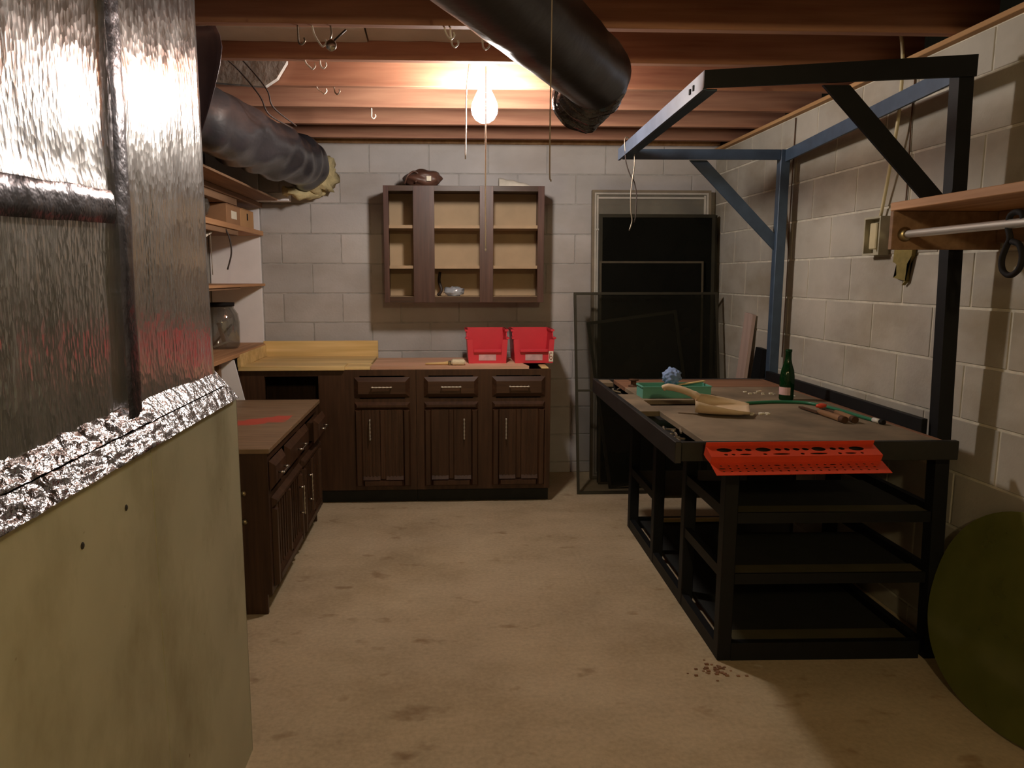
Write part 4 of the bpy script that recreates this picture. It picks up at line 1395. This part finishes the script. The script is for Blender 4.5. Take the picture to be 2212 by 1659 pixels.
# ------------------------------------------------------------------ red tool rack with holes on the bench end
def boolean_cut(bm_plate, cutters, name, m, parent):
    o = obj(name, bm_plate, m, parent)
    bmc = bm_new()
    for (x, y, rx, ry, z) in cutters:
        vs0 = [bmc.verts.new((x + rx * math.cos(2 * math.pi * k / 14), y + ry * math.sin(2 * math.pi * k / 14), z - 0.02)) for k in range(14)]
        vs1 = [bmc.verts.new((v.co.x, v.co.y, z + 0.02)) for v in vs0]
        bmc.faces.new(vs0[::-1]); bmc.faces.new(vs1)
        for k in range(14):
            bmc.faces.new((vs0[k], vs0[(k + 1) % 14], vs1[(k + 1) % 14], vs1[k]))
    bmesh.ops.recalc_face_normals(bmc, faces=bmc.faces[:])
    mc = bpy.data.meshes.new('cut')
    bmc.to_mesh(mc); bmc.free()
    oc = bpy.data.objects.new('cut', mc)
    C.objects.link(oc)
    oc.parent = parent
    md = o.modifiers.new('holes', 'BOOLEAN')
    md.object = oc
    md.operation = 'DIFFERENCE'
    md.solver = 'EXACT'
    bpy.context.view_layer.update()
    dg = bpy.context.evaluated_depsgraph_get()
    nm = bpy.data.meshes.new_from_object(o.evaluated_get(dg))
    o.modifiers.clear()
    o.data = nm
    bpy.data.objects.remove(oc)
    bpy.data.meshes.remove(mc)
    return o

rack = thing('tool_rack', 'red plastic tool rack with round holes fixed to the bench end', 'tool rack', (1.14, 2.372, 0.785))
rack.rotation_euler = (R(22), 0, R(0.6))
hw = 0.285
bm = bm_new()
box(bm, -hw, hw, -0.062, 0.0, 0.054, 0.056)
cut = []
xs = [-0.245, -0.195, -0.165, -0.115, -0.065, -0.035, -0.004, 0.027, 0.072, 0.120, 0.150, 0.200]
rs = [0.026, 0.011, 0.011, 0.026, 0.011, 0.010, 0.012, 0.012, 0.024, 0.011, 0.011, 0.026]
for x, rx in zip(xs, rs):
    cut.append((x + 0.015, -0.023, rx, 0.013 if rx > 0.02 else 0.0085, 0.055))
for x, rx in ((-0.245, 0.007), (-0.220, 0.007), (-0.18, 0.020), (-0.115, 0.007), (-0.06, 0.030), (0.01, 0.007), (0.065, 0.030), (0.135, 0.007), (0.172, 0.020), (0.21, 0.006)):
    cut.append((x + 0.012, -0.049, rx, 0.0052, 0.055))
boolean_cut(bm, cut, 'upper_tier', 'red_rack', rack)
bm = bm_new()
box(bm, -hw, hw + 0.004, -0.126, -0.062, 0.030, 0.032)
cut = []
for i in range(20):
    x = -0.255 + 0.0265 * i
    for j, yy in enumerate((-0.077, -0.092, -0.107)):
        big = (j == 0 and i in (7, 14)) or (j == 1 and i in (0, 8, 13))
        cut.append((x, yy, 0.012 if big else 0.0048, 0.0040, 0.031))
boolean_cut(bm, cut, 'lower_tier', 'red_rack', rack)
obj('riser', B(-hw, hw, -0.063, -0.061, 0.0322, 0.0538), 'red_rack', rack)
obj('back_flange', B(-hw, hw, -0.001, 0.001, 0.0562, 0.070), 'red_rack', rack)
for s in (-1, 1):
    bm = bm_new()
    prism(bm, [(s * hw, 0.0, 0.0538), (s * hw, -0.060, 0.0538), (s * hw, -0.060, 0.030), (s * hw, -0.02, 0.022), (s * hw, 0.0, 0.022)], (-s * 0.003, 0, 0))
    obj('side_cheek', bm, 'red_rack', rack)

# ------------------------------------------------------------------ things on the bench
zb = zt + 0.0005
t = thing('plastic_tray', 'open teal plastic tray lying on the bench top', 'tray', (1.06, 3.36, zb + 0.0))
w, d, h = 0.158, 0.055, 0.052
bm = bm_new()
box(bm, -w, w, -d, d, 0, 0.003)
box(bm, -w, w, -d, -d + 0.003, 0.003, h); box(bm, -w, w, d - 0.003, d, 0.003, h + 0.006)
box(bm, -w, -w + 0.003, -d + 0.003, d - 0.003, 0.003, h); box(bm, w - 0.003, w, -d + 0.003, d - 0.003, 0.003, h)
obj('body', bm, 'teal', t)
bm = bm_new()
for (a, b_) in (((-w, -d), (w, -d)), ((w, -d), (w, d)), ((w, d), (-w, d)), ((-w, d), (-w, -d))):
    bar(bm, (a[0], a[1], h), (b_[0], b_[1], h), 0.008, 0.005)
obj('rim', bm, 'teal', t)
bm = bm_new()
blob(bm, (1.052, 3.37, zb + 0.092), 0.040, 0.034, 0.036, 4, 0.45, 9)
single('crumpled_cloth', bm, 'blue_foam', 'crumpled pale blue cloth resting on the teal tray', 'cloth')
bm = bm_new()
bar(bm, (1.08, 3.335, zb + 0.0585), (1.215, 3.39, zb + 0.0675), 0.018, 0.004)
single('stir_stick', bm, 'counter', 'wooden stir stick laid across the teal tray', 'stick')
bm = bm_new()
lathe(bm, [(0.0, 0.0), (0.026, 0.0), (0.026, 0.005), (0.014, 0.007), (0.014, 0.030), (0.026, 0.032), (0.026, 0.037), (0.0, 0.037)], 0, 0, 16)
shifted(bm, 0.955, 3.68, zb)
single('spool', bm, 'rust', 'small brown spool near the far edge of the bench', 'spool')

# scoop
t = thing('feed_scoop', 'beige plastic hand scoop resting on the grey bench board', 'scoop', (1.10, 2.90, zb + 0.0135), R(-20))
t.rotation_euler = (R(9), 0, R(-20))
bm = bm_new()
L_, n = 0.205, 14
rows = []
for i in range(n + 1):
    u = i / n
    x = -0.085 + L_ * u
    wv = 0.066 * (1 - 0.18 * max(0, u - 0.7) / 0.3) * (0.78 + 0.22 * min(1, u / 0.25))
    hv = 0.055 * (1 - u * 0.62)
    fl = 0.002 + (0.012 * max(0, (u - 0.85) / 0.15))
    row = [(-wv, hv), (-wv * 0.96, hv * 0.5), (-wv * 0.85, fl + 0.006), (-wv * 0.6, fl), (0, fl), (wv * 0.6, fl), (wv * 0.85, fl + 0.006), (wv * 0.96, hv * 0.5), (wv, hv)]
    rows.append([bm.verts.new((x, a, b_)) for a, b_ in row])
for i in range(n):
    for j in range(8):
        f = bm.faces.new((rows[i][j], rows[i + 1][j], rows[i + 1][j + 1], rows[i][j + 1]))
        f.smooth = True
bm.faces.new(rows[0])
o = obj('bowl', bm, 'beige', t)
sm = o.modifiers.new('thick', 'SOLIDIFY'); sm.thickness = 0.003; sm.offset = 1
bm = bm_new()
tube(bm, catmull([(-0.075, 0.0, 0.050), (-0.10, 0.004, 0.066), (-0.15, 0.010, 0.082), (-0.20, 0.016, 0.088), (-0.218, 0.018, 0.080)], 5), [0.017] * 5 + [0.0145] * 11 + [0.013] * 5, 12)
obj('handle', bm, 'beige', t)

# bottle
t = thing('glass_bottle', 'green glass bottle standing on the bench near the wall', 'bottle', (1.54, 3.24, zb))
bm = bm_new()
lathe(bm, [(0.0, 0.001), (0.028, 0.0), (0.031, 0.006), (0.031, 0.105), (0.027, 0.135), (0.018, 0.162), (0.0135, 0.185), (0.0125, 0.215), (0.0145, 0.218), (0.0145, 0.228), (0.0, 0.229)], 0, 0, 28)
obj('body', bm, 'bottle', t)
bm = bm_new()
for k in range(9):
    a = R(150 + k * 14)
    a2 = R(150 + (k + 1) * 14)
    vs = [bm.verts.new((0.0318 * math.cos(q), 0.0318 * math.sin(q), z)) for q, z in ((a, 0.025), (a2, 0.025), (a2, 0.06), (a, 0.06))]
    bm.faces.new(vs)
obj('label_paper', bm, 'label', t)
# hose
t = thing('garden_hose', 'thin green hose curving across the bench in front of the bottle', 'hose', (1.5, 3.05, zb))
Lo = (1.5, 3.05, zb)
bm = bm_new()
hp = catmull([(1.24, 3.09, zb + 0.007), (1.35, 3.13, zb + 0.007), (1.47, 3.145, zb + 0.007), (1.575, 3.11, zb + 0.007), (1.618, 2.97, zb + 0.007), (1.628, 2.81, zb + 0.007), (1.638, 2.70, zb + 0.007)], 6)
tube(bm, hp, 0.0068, 10)
T(bm, 'tubing', 'hose', t, Lo)
bm = bm_new()
tube(bm, [(1.637, 2.715, zb + 0.009), (1.640, 2.675, zb + 0.009)], 0.009, 10)
T(bm, 'fitting', 'white_plastic', t, Lo)
bm = bm_new()
tube(bm, [(1.640, 2.675, zb + 0.0095), (1.642, 2.655, zb + 0.0095)], 0.0095, 10)
T(bm, 'end_cap', 'ring', t, Lo)
for (a, b_, lab) in (((1.50, 3.02), (1.512, 2.70), 'old wooden handled chisel on the bench, nearer the scoop'), ((1.575, 2.99), (1.553, 2.70), 'old wooden handled chisel on the bench, beside the green hose')):
    t = thing('chisel', lab, 'chisel', (a[0], a[1], zb), 0, 'chisels on the bench')
    d = Vector((b_[0] - a[0], b_[1] - a[1], 0))
    bm = bm_new()
    bar(bm, (0, 0, 0.006), tuple(d * 0.45 + Vector((0, 0, 0.008))), 0.018, 0.006)
    obj('blade', bm, 'rust', t)
    bm = bm_new()
    p0 = d * 0.45 + Vector((0, 0, 0.013)); p1 = d + Vector((0, 0, 0.013))
    tube(bm, [p0.lerp(p1, k / 6) for k in range(7)], [0.008, 0.011, 0.012, 0.0115, 0.012, 0.013, 0.0115], 10)
    obj('handle', bm, 'handle_wood', t)
    bm = bm_new()
    tube(bm, [p1 - d * 0.06, p1 + d * 0.03], 0.0134, 10)
    obj('striking_cap', bm, 'rust', t)
bm = bm_new()
tube(bm, [(1.60, 3.40, zb + 0.004), (1.618, 3.315, zb + 0.004)], 0.0035, 6)
single('white_dowel', bm, 'white_plastic', 'short white dowel lying behind the green bottle', 'dowel')
bm = bm_new()
blob(bm, (1.555, 2.955, zb + 0.022), 0.024, 0.014, 0.010, 2, 0.3)
single('red_plastic_scrap', bm, 'red_rack', 'small red plastic scrap on the chisels by the hose', 'scrap')
bm = bm_new()
for k in range(26):
    x = 1.22 + random.random() * 0.10 if k < 14 else 1.40 + random.random() * 0.16
    y = 2.86 + random.random() * 0.05 if k < 14 else 3.38 + random.random() * 0.12
    s = random.uniform(0.003, 0.008)
    box(bm, x - s, x + s, y - s * 0.7, y + s * 0.7, zb, zb + s * 0.8)
o = single('wood_shavings', bm, 'white_ink', 'pale shavings and crumbs scattered over the bench boards', 'shavings')
o['kind'] = 'stuff'
bm = bm_new()
for k in range(34):
    x = 0.90 + random.gauss(0.06, 0.045); y = 2.42 + random.gauss(0, 0.030)
    q = random.uniform(0.003, 0.007)
    box(bm, x - q, x + q, y - q * 0.6, y + q * 0.6, 0.0, q * 0.7)
o = single('floor_crumbs', bm, 'bench_wood', 'brown crumbs scattered on the floor by the bench leg', 'crumbs')
o['kind'] = 'stuff'
# thin yellow strip under the bench
bm = bm_new()
box(bm, 1.16, 1.52, 3.86, 3.885, 0.0565, 0.075, 0.002)
single('yellow_strip', bm, 'counter', 'thin yellow strip lying on the lower bench plate', 'stick')

# wire loop hung on the gantry
t = thing('wire_loop', 'twisted wire loop hanging from the pale gantry rail', 'wire', (0.965, 3.78, 1.6))
Lw2 = (0.965, 3.78, 1.6)
bm = bm_new()
tube(bm, catmull([(0.905, 3.78, 2.0), (0.900, 3.78, 2.06), (0.912, 3.78, 2.075), (0.945, 3.78, 2.03), (0.952, 3.78, 1.94), (0.944, 3.78, 1.875), (0.938, 3.78, 1.80), (0.940, 3.78, 1.72), (0.948, 3.78, 1.67), (0.935, 3.78, 1.62)], 5), 0.0030, 6)
T(bm, 'strand', 'wire_steel', t, Lw2)
bm = bm_new()
tube(bm, catmull([(0.905, 3.785, 2.0), (0.912, 3.785, 1.95), (0.935, 3.785, 1.89), (0.955, 3.785, 1.86), (0.968, 3.785, 1.80), (0.968, 3.785, 1.73), (0.966, 3.785, 1.69), (0.960, 3.785, 1.66)], 5), 0.0030, 6)
T(bm, 'strand', 'wire_dark', t, Lw2)

# ------------------------------------------------------------------ shelf with closet rod on the right wall
t = thing('closet_shelf', 'wooden closet shelf with end cleat and chrome rod on the right wall', 'shelf', (1.7, 1.9, 1.48))
Lr = (1.7, 1.9, 1.48)
T(B(1.485, WR - 0.007, 0.9, 2.460, 1.605, 1.632, 0.002), 'board', 'shelf', t, Lr)
T(B(1.485, WR - 0.007, 2.438, 2.458, 1.478, 1.6045, 0.002), 'end_cleat', 'shelf_dark', t, Lr)
T(B(WR - 0.026, WR - 0.007, 0.9, 2.436, 1.50, 1.6045, 0.002), 'wall_cleat', 'shelf_dark', t, Lr)
bm = bm_new()
tube(bm, [(1.527, 0.9, 1.534), (1.527, 2.435, 1.528)], 0.0125, 16)
T(bm, 'rod', 'rod_metal', t, Lr)
bm = bm_new()
lathe(bm, [(0.0, 0.0), (0.024, 0.0), (0.024, 0.004), (0.018, 0.012), (0.0, 0.012)], 0, 0, 18)
for v in bm.verts:
    v.co = Vector((1.527 + v.co.x, 2.4375 - v.co.z, 1.528 + v.co.y))
T(bm, 'rod_flange', 'brass', t, Lr)
bm = bm_new()
prism(bm, [(WR - 0.03, 1.98, 1.6045), (1.62, 1.98, 1.6045), (WR - 0.03, 1.98, 1.42)], (0, 0.018, 0))
T(bm, 'bracket', 'steel_black', t, Lr)
# black S hook
bm = bm_new()
yh = 1.955
pts = [(1.527, yh - 0.028, 1.528), (1.527, yh - 0.022, 1.552), (1.527, yh, 1.560), (1.527, yh + 0.022, 1.55), (1.527, yh + 0.024, 1.52), (1.527, yh + 0.014, 1.492), (1.527, yh + 0.024, 1.470), (1.527, yh + 0.036, 1.435), (1.527, yh + 0.028, 1.405), (1.527, yh, 1.392), (1.527, yh - 0.028, 1.408), (1.527, yh - 0.036, 1.44), (1.527, yh - 0.022, 1.472), (1.527, yh + 0.006, 1.483)]
tube(bm, catmull(pts, 6), 0.0080, 10)
single('s_hook', bm, 'ring', 'black rubber S hook hanging on the chrome closet rod', 'hook')

# outlet box and its cable on the right wall
t = thing('outlet_box', 'pale metal electrical outlet box fixed to the right block wall', 'outlet box', (WR - 0.007, 3.07, 1.48))
bm = bm_new()
box(bm, -0.045, 0.0, 0.0, 0.12, 0.0, 0.008); box(bm, -0.045, 0.0, 0.0, 0.12, 0.152, 0.160)
box(bm, -0.045, 0.0, 0.0, 0.008, 0.008, 0.152); box(bm, -0.045, 0.0, 0.112, 0.12, 0.008, 0.152)
box(bm, -0.006, 0.0, 0.008, 0.112, 0.008, 0.152)
obj('box', bm, 'box_metal', t)
obj('receptacle', B(-0.04, -0.006, 0.035, 0.085, 0.025, 0.135, 0.004), 'cable', t)
bm = bm_new()
cb = catmull([(1.78, 3.03, 2.47), (1.820, 3.02, 2.30), (1.818, 3.00, 2.14), (1.82, 3.01, 2.0), (1.828, 3.05, 1.85), (1.838, 3.09, 1.73), (1.844, 3.12, 1.642)], 6)
tube(bm, cb, 0.0068, 10)
obj('cable', shifted(bm, -(WR - 0.007), -3.07, -1.48), 'cable', t)
# ragged strip of old foam on the wall
bm = bm_new()
prism(bm, [(WR - 0.0065, 3.005, 1.53), (WR - 0.0065, 3.010, 1.45), (WR - 0.0065, 2.985, 1.44), (WR - 0.0065, 2.980, 1.395), (WR - 0.0065, 3.000, 1.385), (WR - 0.0065, 2.915, 1.372), (WR - 0.0065, 2.940, 1.355), (WR - 0.0065, 2.920, 1.375), (WR - 0.0065, 2.915, 1.44), (WR - 0.0065, 2.890, 1.47), (WR - 0.0065, 2.885, 1.53)], (-0.016, 0, 0))
bmesh.ops.triangulate(bm, faces=bm.faces[:])
single('foam_strip', bm, 'foam', 'ragged yellow brown strip of old foam stuck on the right wall', 'foam')
# thin brown lines down the block wall, drawn as slim tubes
for (y, z0_, z1_, lab) in ((3.99, 0.95, 2.22, 'thin brown line running down the right wall behind the blue post'), (2.98, 1.62, 2.22, 'thin brown line running down the right wall beside the cream cable')):
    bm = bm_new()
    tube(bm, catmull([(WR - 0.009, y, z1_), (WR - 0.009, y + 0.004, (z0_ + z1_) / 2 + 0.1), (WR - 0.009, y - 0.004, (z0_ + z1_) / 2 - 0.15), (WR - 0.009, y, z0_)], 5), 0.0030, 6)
    single('wall_line', bm, 'rust', lab, 'wire')

# dark green glass table top leaning on the right wall
bm = bm_new()
cy, a_, b_ = 2.075, 0.395, 0.335
th = 0.008
tilt = math.atan2(0.160, 0.64)
n = 64
pts = []
for k in range(n):
    q = 2 * math.pi * k / n
    c_, s_ = math.cos(q), math.sin(q)
    yy = a_ * math.copysign(abs(c_) ** 0.88, c_)
    vv = b_ * math.copysign(abs(s_) ** 0.88, s_) + b_
    pts.append((1.690 + vv * math.sin(tilt), cy + yy, vv * math.cos(tilt) + 0.003))
prism(bm, pts, (-th * math.cos(tilt), 0, th * math.sin(tilt)))
single('glass_table_top', bm, 'green_glass', 'dark green glass oval table top leaning against the right wall', 'table top')

bpy.context.view_layer.update()
